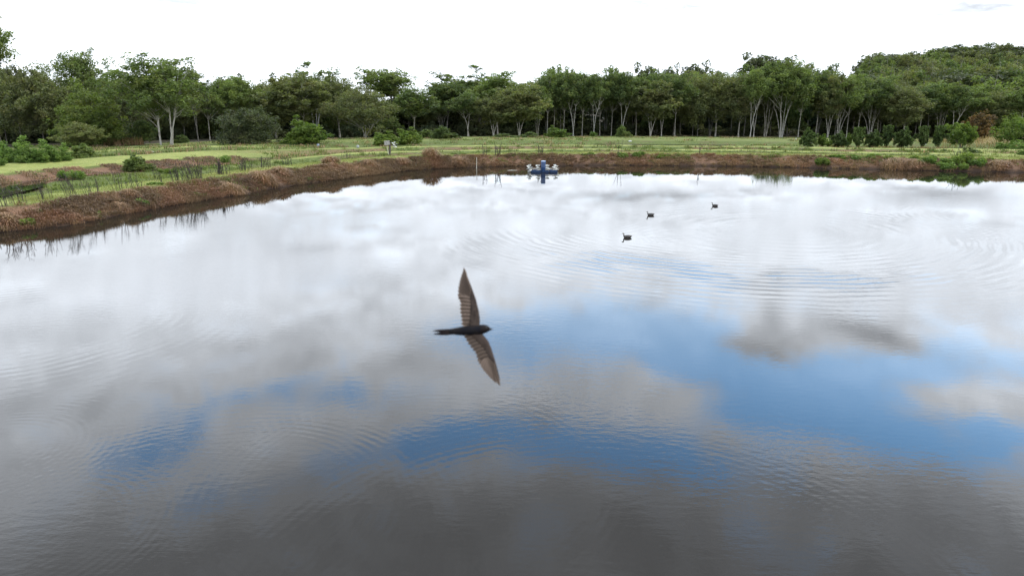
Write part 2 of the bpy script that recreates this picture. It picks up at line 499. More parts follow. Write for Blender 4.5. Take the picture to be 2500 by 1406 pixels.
mown_c = N.mix(N.m('MULTIPLY', N.ss(n1, 0.45, 0.65), 0.5), mown_c, (0.120, 0.150, 0.034))
brown_c = N.mix(N.ss(n3, 0.3, 0.7), (0.075, 0.045, 0.029), (0.200, 0.118, 0.072))
brown_c = N.mix(N.m('MULTIPLY', N.ss(n2, 0.5, 0.66), 0.5), brown_c, (0.215, 0.110, 0.058))
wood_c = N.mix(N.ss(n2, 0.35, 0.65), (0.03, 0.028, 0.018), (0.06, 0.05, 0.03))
c = N.mix(s1.outputs[1], rough_c, mown_c)
brown_c = N.mix(N.m('MULTIPLY', s2.outputs[2], 0.85), brown_c, (0.022, 0.015, 0.011))
c = N.mix(s1.outputs[0], c, brown_c)
c = N.mix(N.m('MULTIPLY', s2.outputs[0], 0.85), c, N.mix(N.ss(n2, 0.35, 0.65), (0.24, 0.15, 0.07), (0.19, 0.17, 0.075)))
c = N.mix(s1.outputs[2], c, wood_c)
N.set(b.inputs['Base Color'], c); b.inputs['Roughness'].default_value = 0.95; b.inputs['Specular IOR Level'].default_value = 0.1
bp = N.n.new('ShaderNodeBump'); bp.inputs['Strength'].default_value = 0.9; bp.inputs['Distance'].default_value = 0.12
N.l.new(N.m('ADD', n2, N.m('MULTIPLY', n3, 0.6)), bp.inputs['Height']); N.l.new(bp.outputs[0], b.inputs['Normal'])
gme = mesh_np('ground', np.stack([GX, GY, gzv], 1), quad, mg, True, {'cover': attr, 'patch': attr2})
setp(obj('ground', gme), kind='structure')

# ---- water
mw, N, b, out = material('pond_water')
geo = N.n.new('ShaderNodeNewGeometry'); P3 = geo.outputs['Position']
spx = N.n.new('ShaderNodeSeparateXYZ'); N.l.new(P3, spx.inputs[0])
gxs = gys = None
RIPPLES = []   # x, y, wavelength, slope amplitude, ring radius, ring width


def rip(px, py, wl, sl, r0, wd, ang=None): x, y = on_plane(px, py); RIPPLES.append((x, y, wl, sl, r0, wd, ang))


rip(1760, 545, 0.62, 0.060, 13.4, 3.0, -90)
rip(1640, 530, 0.42, 0.012, 6.0, 2.2, -80)
rip(1900, 560, 0.9, 0.008, 6.0, 4.0)
rip(2560, 540, 0.50, 0.011, 7.5, 3.0, -150)
rip(-60, 1110, 0.17, 0.010, 2.2, 0.9)
rip(520, 1230, 0.19, 0.009, 3.1, 0.55, 40)
rip(430, 1330, 0.21, 0.006, 4.4, 0.8)
rip(40, 1300, 0.16, 0.009, 1.9, 0.8)
rip(1500, 1500, 0.22, 0.005, 5.4, 1.0)
rip(60, 790, 0.40, 0.006, 5.2, 2.0)
rip(1530, 579, 0.30, 0.010, 1.2, 0.9)
rip(1590, 525, 0.32, 0.010, 1.3, 1.0)
rip(1746, 502, 0.35, 0.009, 1.3, 1.0)
rip(1010, 1160, 0.20, 0.006, 3.9, 0.6)
wobx = N.m('MULTIPLY', N.m('SUBTRACT', N.noise(P3, 0.35, 2), 0.5), 1.1)
brk = N.noise(P3, 0.28, 3, 0.6)
for (rx, ry, wl, sl, r0, wd, ang) in RIPPLES:
    dx = N.m('SUBTRACT', spx.outputs[0], rx); dy = N.m('SUBTRACT', spx.outputs[1], ry)
    r = N.m('SQRT', N.m('ADD', N.m('MULTIPLY', dx, dx), N.m('MULTIPLY', dy, dy)))
    r = N.m('MAXIMUM', r, 0.05)
    rw = N.m('ADD', r, N.m('MULTIPLY', wobx, min(1.0, wl * 1.2)))
    e = N.m('DIVIDE', N.m('SUBTRACT', rw, r0), wd)
    env = N.m('EXPONENT', N.m('MULTIPLY', N.m('MULTIPLY', e, e), -1.0))
    g = N.m('MULTIPLY', N.m('MULTIPLY', N.m('COSINE', N.m('MULTIPLY', rw, 2 * math.pi / wl)), sl), env)
    g = N.m('DIVIDE', g, r)
    if ang is not None:
        ca, sa = math.cos(math.radians(ang)), math.sin(math.radians(ang))
        dt = N.m('DIVIDE', N.m('ADD', N.m('MULTIPLY', dx, ca), N.m('MULTIPLY', dy, sa)), r)
        g = N.m('MULTIPLY', g, N.ss(dt, -0.1, 0.8))
    ax = N.m('MULTIPLY', g, dx); ay = N.m('MULTIPLY', g, dy)
    gxs = ax if gxs is None else N.m('ADD', gxs, ax); gys = ay if gys is None else N.m('ADD', gys, ay)
brkm = N.m('ADD', 0.35, N.m('MULTIPLY', N.ss(brk, 0.38, 0.62), 0.9))
gxs = N.m('MULTIPLY', gxs, brkm); gys = N.m('MULTIPLY', gys, brkm)
nrm = N.v('NORMALIZE', N.comb(N.m('MULTIPLY', gxs, -1.0), N.m('MULTIPLY', gys, -1.0), 1.0))
mp = N.n.new('ShaderNodeMapping'); N.l.new(P3, mp.inputs[0]); mp.inputs['Scale'].default_value = (1.0, 2.3, 1.0); mp.inputs['Rotation'].default_value = (0, 0, 0.12)
w1 = N.noise(mp.outputs[0], 2.6, 3, 0.55); w2 = N.noise(mp.outputs[0], 11.0, 2, 0.5)
calm = N.m('ADD', 0.25, N.ss(N.noise(P3, 0.09, 3), 0.42, 0.66))
far = N.m('SUBTRACT', 1.0, N.m('MULTIPLY', N.ss(spx.outputs[1], 25.0, 60.0), 0.75))
hgt = N.m('MULTIPLY', N.m('MULTIPLY', N.m('ADD', w1, N.m('MULTIPLY', w2, 0.18)), calm), far)
bp = N.n.new('ShaderNodeBump'); bp.inputs['Strength'].default_value = 1.0; bp.inputs['Distance'].default_value = 0.0032
N.l.new(hgt, bp.inputs['Height']); N.l.new(nrm, bp.inputs['Normal']); N.l.new(bp.outputs[0], b.inputs['Normal'])
N.set(b.inputs['Base Color'], N.mix(N.noise(P3, 0.15, 3), (0.0100, 0.0088, 0.0072), (0.0135, 0.0118, 0.0098)))
b.inputs['Roughness'].default_value = 0.012; b.inputs['IOR'].default_value = 1.34
T = np.roll(SHORE, -1, 0) - np.roll(SHORE, 1, 0); T /= np.linalg.norm(T, axis=1)[:, None]
area = 0.5 * np.sum(SHORE[:, 0] * np.roll(SHORE[:, 1], -1) - np.roll(SHORE[:, 0], -1) * SHORE[:, 1])
nout = np.stack([T[:, 1], -T[:, 0]], 1) * (1 if area > 0 else -1)
WP = SHORE + nout * 1.0
wme = bpy.data.meshes.new('pond_water')
idx = list(range(len(WP)))
if area < 0: idx = idx[::-1]
wme.from_pydata([(x, y, 0.0) for x, y in WP], [], [idx]); wme.materials.append(mw)
setp(obj('pond_water', wme), kind='structure')


def side_pond(name, pts, z):
    me = bpy.data.meshes.new(name); me.from_pydata([(x, y, z) for x, y in pts], [], [list(range(len(pts)))])
    me.materials.append(mw); setp(obj(name, me), kind='structure')


def sd_ring(px0, px1, sda, sdb, n=14):
    """closed strip between two distances from the shore, over a range of photo columns"""
    P = np.array([(x, y) for x in np.linspace(-90, 80, 341) for y in np.linspace(20, 170, 301)])
    return P


side_pond('side_pond_water', [(-85, 40), (-50, 44), (-44, 50), (-41.5, 56), (-43, 63), (-46, 68), (-62, 70), (-85, 70)], -0.26)
side_pond('far_pond_water', [(14, 138), (48, 136), (56, 145), (52, 161), (10, 163), (6, 150)], -1.78)
side_pond('wood_pond_water', [(-98, 152), (-78, 152), (-76, 166), (-96, 166)], -2.35)

# ------------------------------------------------------------------ trees
def quads_leaves(C, L, Wd, droop=0.5, g=None):
    """rhombic leaf sprays at centres C"""
    g = g or rng; n = len(C)
    a = g.normal(size=(n, 3)); a[:, 2] = a[:, 2] * 0.7 - droop; a /= np.linalg.norm(a, axis=1)[:, None]
    r = g.normal(size=(n, 3)); b_ = np.cross(a, r); b_ /= np.maximum(np.linalg.norm(b_, axis=1), 1e-6)[:, None]
    s = (0.6 + 0.8 * g.random(n))[:, None]
    a = a * L * s * 0.5; b_ = b_ * Wd * s * 0.5
    V = np.stack([C - a, C + b_ - a * 0.1, C + a, C - b_ - a * 0.1], 1).reshape(-1, 3)
    Fq = np.arange(n * 4).reshape(n, 4)
    return V, Fq


def tubes(paths, n=5):
    """paths: list of (pts (k,3), radii (k,)) -> V, F"""
    Vs = []; Fs = []; off = 0
    ang = np.arange(n) * 2 * math.pi / n
    for P, r in paths:
        P = np.asarray(P, float); k = len(P)
        t = np.gradient(P, axis=0); t /= np.maximum(np.linalg.norm(t, axis=1), 1e-6)[:, None]
        ref = np.where(np.abs(t[:, 2:3]) < 0.9, np.array([[0, 0, 1.0]]), np.array([[0, 1.0, 0]]))
        u = np.cross(t, ref); u /= np.linalg.norm(u, axis=1)[:, None]; w_ = np.cross(u, t)
        V = P[:, None] + (u[:, None] * np.cos(ang)[None, :, None] + w_[:, None] * np.sin(ang)[None, :, None]) * np.asarray(r)[:, None, None]
        Vs.append(V.reshape(-1, 3))
        for i in range(k - 1):
            for j in range(n):
                q = (j + 1) % n
                Fs.append((off + i * n + j, off + i * n + q, off + (i + 1) * n + q, off + (i + 1) * n + j))
        off += k * n
    return np.concatenate(Vs), np.array(Fs)


def grow(seed, Ht, Wt, cb=0.45, stems=((0, 0, 0, 0, .9),), ncl=36, nleaf=9000, L=0.5, rc=None, hollow=0.5, r0=None,
         low=0, lump=0.35, droop=0.5, top=1.0, sparse=0.0, dome=False):
    """trunk (V,F) and crown (V,F,tone) of a tree Ht high and Wt wide; base at the origin"""
    g = np.random.default_rng(seed)
    r0 = r0 or Ht * 0.0062
    paths = []; S = []
    for (bx, by, lx, ly, hf) in stems:
        k = 9; t = np.linspace(0, 1, k)
        wob = np.cumsum(g.normal(size=(k, 2)) * 0.012 * Ht, 0) * t[:, None]
        P = np.stack([bx + lx * t ** 1.25 + wob[:, 0], by + ly * t ** 1.25 + wob[:, 1], Ht * hf * t - 0.3 * (t == 0)], 1)
        rad = r0 * (1.25 - 1.05 * t) * (0.75 + 0.5 * g.random()) / (len(stems) ** 0.28)
        rad[0] *= 1.25
        S.append((P, rad)); paths.append((P, rad))
    cz0, cz1 = cb * Ht, Ht; cc = (cz0 + cz1) / 2; ch = (cz1 - cz0) / 2
    rc = rc or max(Wt, 2 * ch) * 0.115
    if dome: cc = cz0 + rc * .5; ch = cz1 - cc
    cl = []
    tries = 0
    while len(cl) < ncl and tries < ncl * 60:
        tries += 1
        d = g.normal(size=3); d /= np.linalg.norm(d)
        lob = 1 - lump * 0.5 + lump * 0.5 * (math.sin(3 * math.atan2(d[1], d[0]) + seed) + math.sin(2.3 * d[2] + seed * 1.7) + math.sin(5 * math.atan2(d[1], d[0]) + 3 * d[2] + seed)) / 1.5
        rr = (hollow + (1 - hollow) * g.random()) * lob
        if dome: d[2] = abs(d[2]) if g.random() < .8 else -.12 * abs(d[2])
        else: d[:2] *= (1 + .45 * (1 - abs(d[2])) * (d[2] < 0))
        p = np.array([d[0] * (Wt / 2 - rc * .7) * rr, d[1] * (Wt / 2 - rc * .7) * rr, cc + d[2] * (ch - rc * .6) * rr])
        if d[2] > 0: p[2] += (top - 1) * ch * d[2]
        if any(np.linalg.norm(p - q) < rc * (0.62 + sparse) for q in cl): continue
        cl.append(p)
    for q in range(low):
        an = g.random() * 6.283; cl.append(np.array([math.cos(an) * Wt * .33, math.sin(an) * Wt * .33, Ht * (cb * 0.5 + 0.15 * g.random())]))
    cl = np.array(cl)
    for p in cl:
        best = None
        for P, rad in S:
            hd = np.hypot(P[:, 0] - p[0], P[:, 1] - p[1])
            cost = np.abs((p[2] - P[:, 2]) - hd * 0.9 - 0.04 * Ht) + 0.5 * hd + (P[:, 2] > p[2]) * 5 + (P[:, 2] < 0.12 * Ht) * 6
            k = int(np.argmin(cost))
            if best is None or cost[k] < best[0]: best = (cost[k], P[k], rad[k])
        a, ra = best[1], best[2]
        mid = a * 0.5 + p * 0.5 + np.array([0, 0, 0.02 * Ht]) + g.normal(size=3) * 0.03 * Ht * np.array([1, 1, .5])
        t = np.linspace(0, 1, 5)[:, None]
        P = a * (1 - t) ** 2 + 2 * mid * t * (1 - t) + p * t ** 2
        paths.append((P, np.linspace(min(ra * 0.62, r0 * .5), r0 * 0.09, 5)))
    per = max(8, int(nleaf / len(cl)))
    # each cluster is a few offset puffs
    C = []; tone = []
    for p in cl:
        k = g.integers(4, 8)
        sub = p + np.clip(g.normal(size=(k, 3)), -1.25, 1.25) * rc * .6
        n_each = g.multinomial(per, np.ones(k) / k)
        ct = g.random() * 0.5
        for s_, m_ in zip(sub, n_each):
            d = g.normal(size=(m_, 3)); d /= np.linalg.norm(d, axis=1)[:, None]
            rad = rc * (0.3 + 0.42 * g.random()) * (0.35 + 0.65 * g.random(m_) ** 0.5)
            q = s_ + d * rad[:, None] * np.array([1, 1, .95])
            C.append(q); tone.append(np.clip(ct + 0.30 * (d[:, 2]) + g.normal(size=m_) * 0.12 + 0.15, 0, 1))  # random tone, plus light tops painted in: paler on each puff's upper side
    C = np.concatenate(C); tone = np.concatenate(tone)
    C[:, 2] = np.maximum(C[:, 2], 0.05)
    V, Fq = quads_leaves(C, L, L * 0.5, droop, g)
    tb = tubes(paths)
    mn, mx = np.percentile(C, 1, 0), np.percentile(C, 99, 0)
    return tb, (V, Fq, np.repeat(tone, 4)), (Ht, Wt)


class Proto: pass


def proto(trunk_mat, leaf_mat, **kw):
    p = Proto()
    tb, (V, Fq, tone), dims = grow(**kw)
    p.tm = mesh_np('trunk', tb[0], tb[1], trunk_mat, True)
    z = np.zeros_like(tone)
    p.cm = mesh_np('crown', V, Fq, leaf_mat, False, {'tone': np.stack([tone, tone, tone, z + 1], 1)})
    p.H, p.W = dims
    # true extent of the crown
    p.H = float(np.percentile(V[:, 2], 99.7)); p.W = float(np.percentile(V[:, 0], 99.0) - np.percentile(V[:, 0], 1.0))
    return p


def fan(n, spread, seed, hf=0.85, base=0.35):
    g = np.random.default_rng(seed); out = []
    for i in range(n):
        a = (i + 0.5) / n * 2 - 1
        out.append((a * base, g.normal() * base * .6, a * spread + g.normal() * .3, g.normal() * spread * .5, hf * (0.85 + 0.15 * g.random())))
    return tuple(out)


PR = {}
PR['tall1'] = proto(M_BARK, M_GUM, seed=1, Ht=24, Wt=11, cb=.40, ncl=62, nleaf=14000, L=.48)
PR['tall2'] = proto(M_BARKW, M_GUM, seed=2, Ht=24, Wt=12, cb=.42, stems=((0, 0, 1.2, 0, .9), (.3, .2, -2.5, .5, .75)), ncl=62, nleaf=14000, L=.48)
PR['tall3'] = proto(M_BARK, M_OLIVE, seed=3, Ht=24, Wt=13, cb=.22, stems=((0, 0, -1.0, 0, .9),), ncl=70, nleaf=15000, L=.48)
PR['tall4'] = proto(M_BARK, M_GUM, seed=4, Ht=24, Wt=10, cb=.30, ncl=66, nleaf=9000, L=.62, lump=.5)
PR['fan1'] = proto(M_BARK, M_GUM, seed=5, Ht=24, Wt=15, cb=.38, stems=fan(5, 3.6, 5), ncl=72, nleaf=17000, L=.48, r0=.11)
PR['fan2'] = proto(M_BARKW, M_GUM, seed=6, Ht=24, Wt=16, cb=.40, stems=fan(6, 4.2, 6), ncl=74, nleaf=17500, L=.48, r0=.11)
PR['fork1'] = proto(M_BARKW, M_OLIVE, seed=7, Ht=20, Wt=15, cb=.22, stems=((0, 0, -3.2, .3, .8), (.1, 0, 2.6, -.5, .85), (0, .1, .2, 1.0, .7)), ncl=64, nleaf=16000, L=.6, r0=.11)
PR['fork2'] = proto(M_BARK, M_OLIVE, seed=8, Ht=20, Wt=18, cb=.16, stems=((0, 0, -5.0, .3, .62), (.1, 0, 4.2, -.5, .7), (0, .1, .2, .6, .85)), ncl=78, nleaf=19000, L=.48, low=3, r0=.11)
PR['open1'] = proto(M_BARKD, M_DARK, seed=9, Ht=26, Wt=14, cb=.45, stems=((0, 0, .8, 0, .9), (0, 0, -3, .4, .8)), ncl=44, nleaf=9500, L=.48, rc=1.5, sparse=.05, hollow=.35)
PR['open2'] = proto(M_BARKW, M_GUM, seed=10, Ht=26, Wt=15, cb=.40, stems=((0, 0, -1, 0, .92), (0, 0, 3, .4, .9), (0, 0, -4, .2, .8)), ncl=42, nleaf=9000, L=.48, rc=1.4, sparse=.1, hollow=.35)
PR['open3'] = proto(M_BARKD, M_GUM, seed=11, Ht=26, Wt=13, cb=.38, stems=((0, 0, 1, 0, .9),), ncl=50, nleaf=11500, L=.48, rc=1.6, sparse=.0, hollow=.3, lump=.6)
PR['dense1'] = proto(M_BARKD, M_OLIVE, seed=12, Ht=18, Wt=15, cb=.06, ncl=70, nleaf=17000, L=.5, hollow=.55, lump=.4)
PR['dense3'] = proto(M_BARKD, leafmat('yellow_green_leaves', (0.062, 0.085, 0.022), (0.145, 0.185, 0.038)), seed=53, Ht=17, Wt=15, cb=.02, ncl=95, nleaf=22000, L=.45, hollow=.55, lump=.55, dome=True)
PR['dense2'] = proto(M_BARKD, M_GUM, seed=13, Ht=16, Wt=14, cb=.05, ncl=70, nleaf=16000, L=.5, hollow=.55, lump=.45)
PR['she'] = proto(M_BARKD, M_DARK, seed=14, Ht=9, Wt=12, cb=.06, stems=fan(4, 2.5, 9, .8), ncl=60, nleaf=16000, L=.34, hollow=.5, lump=.25, droop=.9, dome=True)
PR['hill1'] = proto(M_BARK, M_GUM, seed=15, Ht=22, Wt=15, cb=.2, ncl=52, nleaf=9000, L=.72, hollow=.6, dome=True)
PR['hill2'] = proto(M_BARK, M_OLIVE, seed=16, Ht=22, Wt=16, cb=.2, ncl=52, nleaf=9000, L=.72, hollow=.6, dome=True, stems=((0, 0, 2, 0, .85), (0, 0, -2.5, .5, .8)))
PR['hill3'] = proto(M_BARKD, M_DARK, seed=17, Ht=22, Wt=14, cb=.35, ncl=34, nleaf=2800, L=.95, rc=1.8, sparse=.05, lump=.5)
PR['bush1'] = proto(M_BARKD, M_LIME, seed=18, Ht=5, Wt=6.4, cb=.02, stems=fan(3, 1, 3, .7), ncl=46, nleaf=9000, L=.28, hollow=.55, lump=.45, dome=True)
PR['bush2'] = proto(M_BARKD, M_LIME, seed=19, Ht=3.6, Wt=4.6, cb=.02, stems=fan(3, 1, 3, .7), ncl=36, nleaf=7000, L=.26, hollow=.6, lump=.35, dome=True)
PR['bush3'] = proto(M_BARKD, M_FRESH, seed=20, Ht=3, Wt=4.6, cb=.02, stems=fan(3, 1, 4, .7), ncl=44, nleaf=9000, L=.20, hollow=.6, lump=.5, droop=-.5, dome=True)
PR['bush4'] = proto(M_BARKD, M_GUM, seed=21, Ht=4, Wt=5.5, cb=.02, stems=fan(3, 1, 4, .7), ncl=36, nleaf=6500, L=.32, hollow=.6, lump=.4, dome=True)
PR['mid1'] = proto(M_BARKD, M_DARK, seed=42, Ht=13, Wt=12, cb=.0, ncl=60, nleaf=6500, L=.75, hollow=.6, lump=.4, dome=True)
PR['mid2'] = proto(M_BARKD, M_DARK, seed=43, Ht=13, Wt=11, cb=.02, ncl=60, nleaf=6500, L=.75, hollow=.6, lump=.5, dome=True)
PR['under'] = proto(M_BARKD, M_DARK, seed=22, Ht=5, Wt=9, cb=.0, stems=fan(3, 1, 4, .7), ncl=36, nleaf=4200, L=.48, hollow=.6, lump=.4, dome=True)
PR['orch1'] = proto(M_BARKD, M_GLOSSY, seed=23, Ht=3.5, Wt=2.7, cb=.0, stems=((0, 0, 0, 0, .8),), ncl=34, nleaf=6000, L=.24, hollow=.5, lump=.45, droop=-.2)
PR['orch2'] = proto(M_BARKD, M_GLOSSY, seed=24, Ht=3.3, Wt=3.0, cb=.0, stems=((0, 0, .2, 0, .8),), ncl=30, nleaf=5200, L=.24, hollow=.5, lump=.6, droop=-.2)
PR['orch3'] = proto(M_BARKD, M_LIME, seed=25, Ht=2.8, Wt=2.8, cb=.0, stems=((0, 0, .2, 0, .8),), ncl=26, nleaf=4200, L=.24, hollow=.5, lump=.6, droop=-.2)
PR['round'] = proto(M_BARKD, M_LIME, seed=26, Ht=4.4, Wt=5.2, cb=.24, stems=((0, 0, -.9, 0, .6), (.2, 0, 1.0, 0, .6)), ncl=40, nleaf=8500, L=.26, hollow=.6, lump=.15, r0=.13, dome=True)
PR['wide'] = proto(M_BARKD, M_LIME, seed=27, Ht=6, Wt=9, cb=.16, stems=((0, 0, -1.8, 0, .6), (.2, 0, 1.8, 0, .6), (0, 0, 0, 0, .7)), ncl=56, nleaf=12000, L=.28, hollow=.6, lump=.25, r0=.13, dome=True)
PR['rust'] = proto(M_BARKD, M_RUSTY, seed=28, Ht=7, Wt=7.5, cb=.10, stems=fan(4, 1.8, 8, .75), ncl=50, nleaf=9000, L=.34, hollow=.55, lump=.25, dome=True)
PR['sapling'] = proto(M_BARKD, M_FRESH, seed=29, Ht=3.2, Wt=1.9, cb=.3, ncl=12, nleaf=1600, L=.26, rc=.42, r0=.05)
PR['big'] = proto(M_BARKW, M_GUM, seed=30, Ht=22, Wt=15, cb=.2,
                  stems=((-.9, 0, -1.6, 0, .85), (.9, .2, .1, .3, .95), (-.8, .3, -4.2, .5, .62), (1.0, 0, 1.9, .5, .66), (-.7, -.2, -2.6, -.6, .72)),
                  ncl=105, nleaf=22000, L=.42, rc=1.7, hollow=.3, lump=.35, r0=.19)
PR['bent'] = proto(M_BARKD, M_GUM, seed=31, Ht=26, Wt=19, cb=.36, stems=((0, 0, -5, 0, .9), (0, 0, 3.5, 0, .82)), ncl=46, nleaf=11000, L=.48, rc=2.0, hollow=.35, lump=.7)

TREES = []


def put(kind, pr, px, top, wpx, Y, label, cat='tree', group=None, base=None, shear=None, parts=True, flip=None):
    x, y, zb = at(px, Y)
    zt = z_at_py(top, Y)
    p = PR[pr]
    Hh = max(zt - zb, 0.8)
    sw = wpx * Y / F / p.W; sh = Hh / p.H
    f = -1 if (random.random() < .5 if flip is None else flip) else 1
    e = empty(kind, (x, y, zb), label, cat, group, rz=random.uniform(-.35, .35) + (math.pi if f < 0 else 0), sc=(sw, sw, sh))
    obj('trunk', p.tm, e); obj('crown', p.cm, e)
    TREES.append((px, Y, wpx))
    return e


# --- single trees and shrubs that one can point at: (kind, proto, column, top row, width px, depth, label)
NAMED = [
 ('gum_tree', 'open3', 2, 42, 120, 200, 'tall dark gum tree with loose sprays, cut off by the left edge'),
 ('gum_tree', 'open1', 55, 158, 60, 205, 'thin open-topped gum tree right of the tall left-edge tree'),
 ('leafy_tree', 'dense1', 18, 168, 120, 192, 'dark rounded tree filling the lower left corner of the wood'),
 ('leafy_tree', 'dense1', 110, 170, 150, 186, 'broad brownish-green tree between the left edge and the bent gum tree'),
 ('gum_tree', 'bent', 222, 120, 175, 204, 'tall gum tree with a wide ragged crown leaning over to the left'),
 ('leafy_tree', 'dense3', 232, 200, 165, 168, 'light olive-green tree with foliage down to the ground, left of the twin-trunked gum'),
 ('leafy_tree', 'dense1', 205, 300, 100, 150, 'low grey-green bushy tree at the foot of the light olive tree'),
 ('gum_tree', 'big', 408, 136, 185, 166, 'large gum tree with twin pale trunks standing alone on the grass'),
 ('gum_tree', 'open1', 485, 168, 70, 196, 'open dark gum tree showing behind the right shoulder of the twin-trunked gum'),
 ('gum_tree', 'tall3', 330, 178, 90, 200, 'olive gum tree with two thin pale stems just left of the twin-trunked gum'),
 ('leafy_tree', 'dense2', 352, 292, 62, 172, 'small dark bushy tree under the left branches of the twin-trunked gum'),
 ('gum_tree', 'tall1', 513, 203, 66, 214, 'slim gum tree with one pale pole trunk right of the twin-trunked gum'),
 ('gum_tree', 'tall4', 548, 195, 62, 220, 'slim gum tree in front of the dark gap, left of the round dark she-oak'),
 ('gum_tree', 'fan1', 590, 188, 130, 228, 'round-topped gum tree rising behind the round dark she-oak'),
 ('sheoak_tree', 'she', 608, 264, 135, 160, 'round dark brownish she-oak standing on the grass, its twigs down to the ground'),
 ('gum_tree', 'tall3', 675, 196, 110, 236, 'olive gum tree between the she-oak and the tallest tree of the left wood'),
 ('gum_tree', 'fork1', 742, 182, 150, 226, 'wide olive gum tree with pale forked limbs above the bright green bush'),
 ('gum_tree', 'open2', 772, 152, 128, 262, 'airy gum tree with a flat see-through top rising behind the forked olive gum'),
 ('gum_tree', 'tall3', 830, 188, 105, 240, 'rounded gum tree right of the forked olive gum'),
 ('round_bush', 'bush1', 744, 285, 98, 152, 'bright yellow-green bush with a pointed top, alone in front of the wood'),
 ('gum_tree', 'fork2', 893, 214, 165, 216, 'spreading gum tree with low pale crooked limbs behind the leaning box post'),
 ('gum_tree', 'open3', 944, 168, 122, 272, 'tall gum tree with a lobed see-through crown above the leaning box post'),
 ('gum_tree', 'tall4', 1012, 214, 92, 246, 'rounded gum tree right of the lobed see-through gum'),
 ('gum_tree', 'open2', 1128, 163, 135, 300, 'tallest sparse gum tree in the middle, its branches bare against the sky'),
 ('gum_tree', 'open3', 1090, 200, 92, 285, 'half-open gum tree just left of the tallest sparse gum'),
 ('gum_tree', 'tall2', 1142, 226, 78, 250, 'gum tree with a long straight white trunk in the middle of the wood'),
 ('gum_tree', 'tall1', 1215, 178, 120, 280, 'broad bright-topped gum tree right of the tallest sparse gum'),
 ('gum_tree', 'fork1', 1268, 206, 115, 250, 'olive gum tree with a white forked trunk and bare side limbs'),
 ('gum_tree', 'fork1', 1205, 232, 90, 246, 'smaller gum tree with forked pale stems left of the white forked gum'),
 ('gum_tree', 'fan1', 1312, 214, 70, 254, 'gum tree with a small fan of pale stems right of the white forked gum'),
 ('round_bush', 'bush2', 940, 322, 62, 150, 'low bright green bush just behind the leaning box post'),
 ('round_bush', 'bush2', 997, 312, 58, 154, 'taller bright green bush right of the leaning box post'),
 ('round_bush', 'bush4', 1085, 308, 62, 190, 'dull green bush between the bright bushes and the straight white trunk'),
 ('round_bush', 'bush4', 1045, 316, 60, 200, 'dark green bush right of the tall bright green bush'),
 ('round_bush', 'bush1', 1357, 308, 58, 205, 'bright green bush at the edge of the wood behind the paddlewheel aerator'),
 ('round_bush', 'bush4', 1292, 322, 50, 205, 'small dark green bush left of the bright bush behind the aerator'),
 ('round_bush', 'bush4', 1232, 326, 60, 210, 'low blue-green bush under the white forked gum'),
 ('round_bush', 'bush4', 1520, 306, 34, 232, 'small grey-green bush in front of the dark middle of the wood'),
 ('sapling', 'sapling', 1447, 322, 16, 172, 'single young sapling standing on the grass before the wood'),
 ('round_bush', 'bush4', 440, 329, 40, 182, 'small green bush right behind the twin pale trunks'),
 ('leafy_bush', 'bush3', 30, 336, 105, 84, 'large fresh green bush at the left edge beyond the small pond'),
 ('leafy_bush', 'bush3', 92, 344, 92, 82, 'feathery pale green bush in the middle of the left-edge thicket'),
 ('leafy_bush', 'bush3', 142, 352, 66, 83, 'right-hand feathery green bush of the left-edge thicket'),
 ('leafy_bush', 'bush3', -20, 352, 60, 76, 'low green bush cut off by the left edge'),
 ('leafy_bush', 'bush4', 196, 352, 66, 92, 'low dull bush of mixed yellow and green right of the feathery bushes'),
 ('leafy_bush', 'bush4', 340, 379, 72, 76, 'small dark weedy bush on the mown grass with white floats in it'),
 ('orchard_tree', 'orch2', 1972, 314, 28, 133, 'first bushy young tree of the planted row, alone at its left end'),
 ('orchard_tree', 'orch3', 2008, 328, 29, 133, 'second young tree of the planted row, low and yellow-green'),
 ('orchard_tree', 'orch2', 2044, 322, 30, 133, 'third young tree of the planted row, low with a dark foot'),
 ('orchard_tree', 'orch3', 2067, 326, 20, 134, 'smallest thin young tree of the planted row, between its third and fifth'),
 ('orchard_tree', 'orch1', 2091, 311, 28, 133, 'fifth young tree of the planted row, taller than its left neighbours'),
 ('orchard_tree', 'orch2', 2129, 319, 30, 133, 'sixth young tree of the planted row, broad and loose'),
 ('orchard_tree', 'orch1', 2163, 306, 25, 133, 'seventh young tree of the planted row, tall with a spiky top'),
 ('orchard_tree', 'orch2', 2201, 312, 30, 133, 'eighth young tree of the planted row, rounded and yellow-topped'),
 ('orchard_tree', 'orch1', 2249, 308, 27, 133, 'ninth young tree of the planted row, darkest and densest'),
 ('orchard_tree', 'orch1', 2288, 307, 29, 133, 'last young tree at the right end of the planted row'),
 ('round_tree', 'round', 2344, 300, 54, 140, 'small umbrella-shaped tree on a short double trunk right of the planted row'),
 ('rusty_tree', 'rust', 2386, 273, 62, 190, 'orange-topped tree behind the umbrella-shaped tree'),
 ('round_tree', 'wide', 2482, 284, 92, 150, 'wide bright green tree cut off by the right edge'),
 ('leafy_bush', 'bush3', 2462, 342, 60, 128, 'scrubby bush under the wide green tree at the right edge'),
 ('leafy_bush', 'bush3', 2500, 345, 60, 122, 'scrubby bush cut off by the right edge beneath the wide green tree'),
 ('leafy_bush', 'bush4', 2366, 362, 62, 96, 'low olive weed bush on the second grass strip at the right'),
 ('leafy_bush', 'bush3', 2496, 372, 22, 90, 'small green tussock at the right edge on the mown strip'),
 ('gum_tree', 'hill1', 2400, 190, 118, 300, 'gum tree with a bright yellow-green crown in front of the hill wood'),
 ('gum_tree', 'hill1', 2475, 172, 92, 310, 'yellow-green gum tree right of the bright crown, near the right edge'),
 ('gum_tree', 'tall1', 2140, 188, 96, 288, 'rounded yellow-topped gum tree above the middle of the planted row'),
]
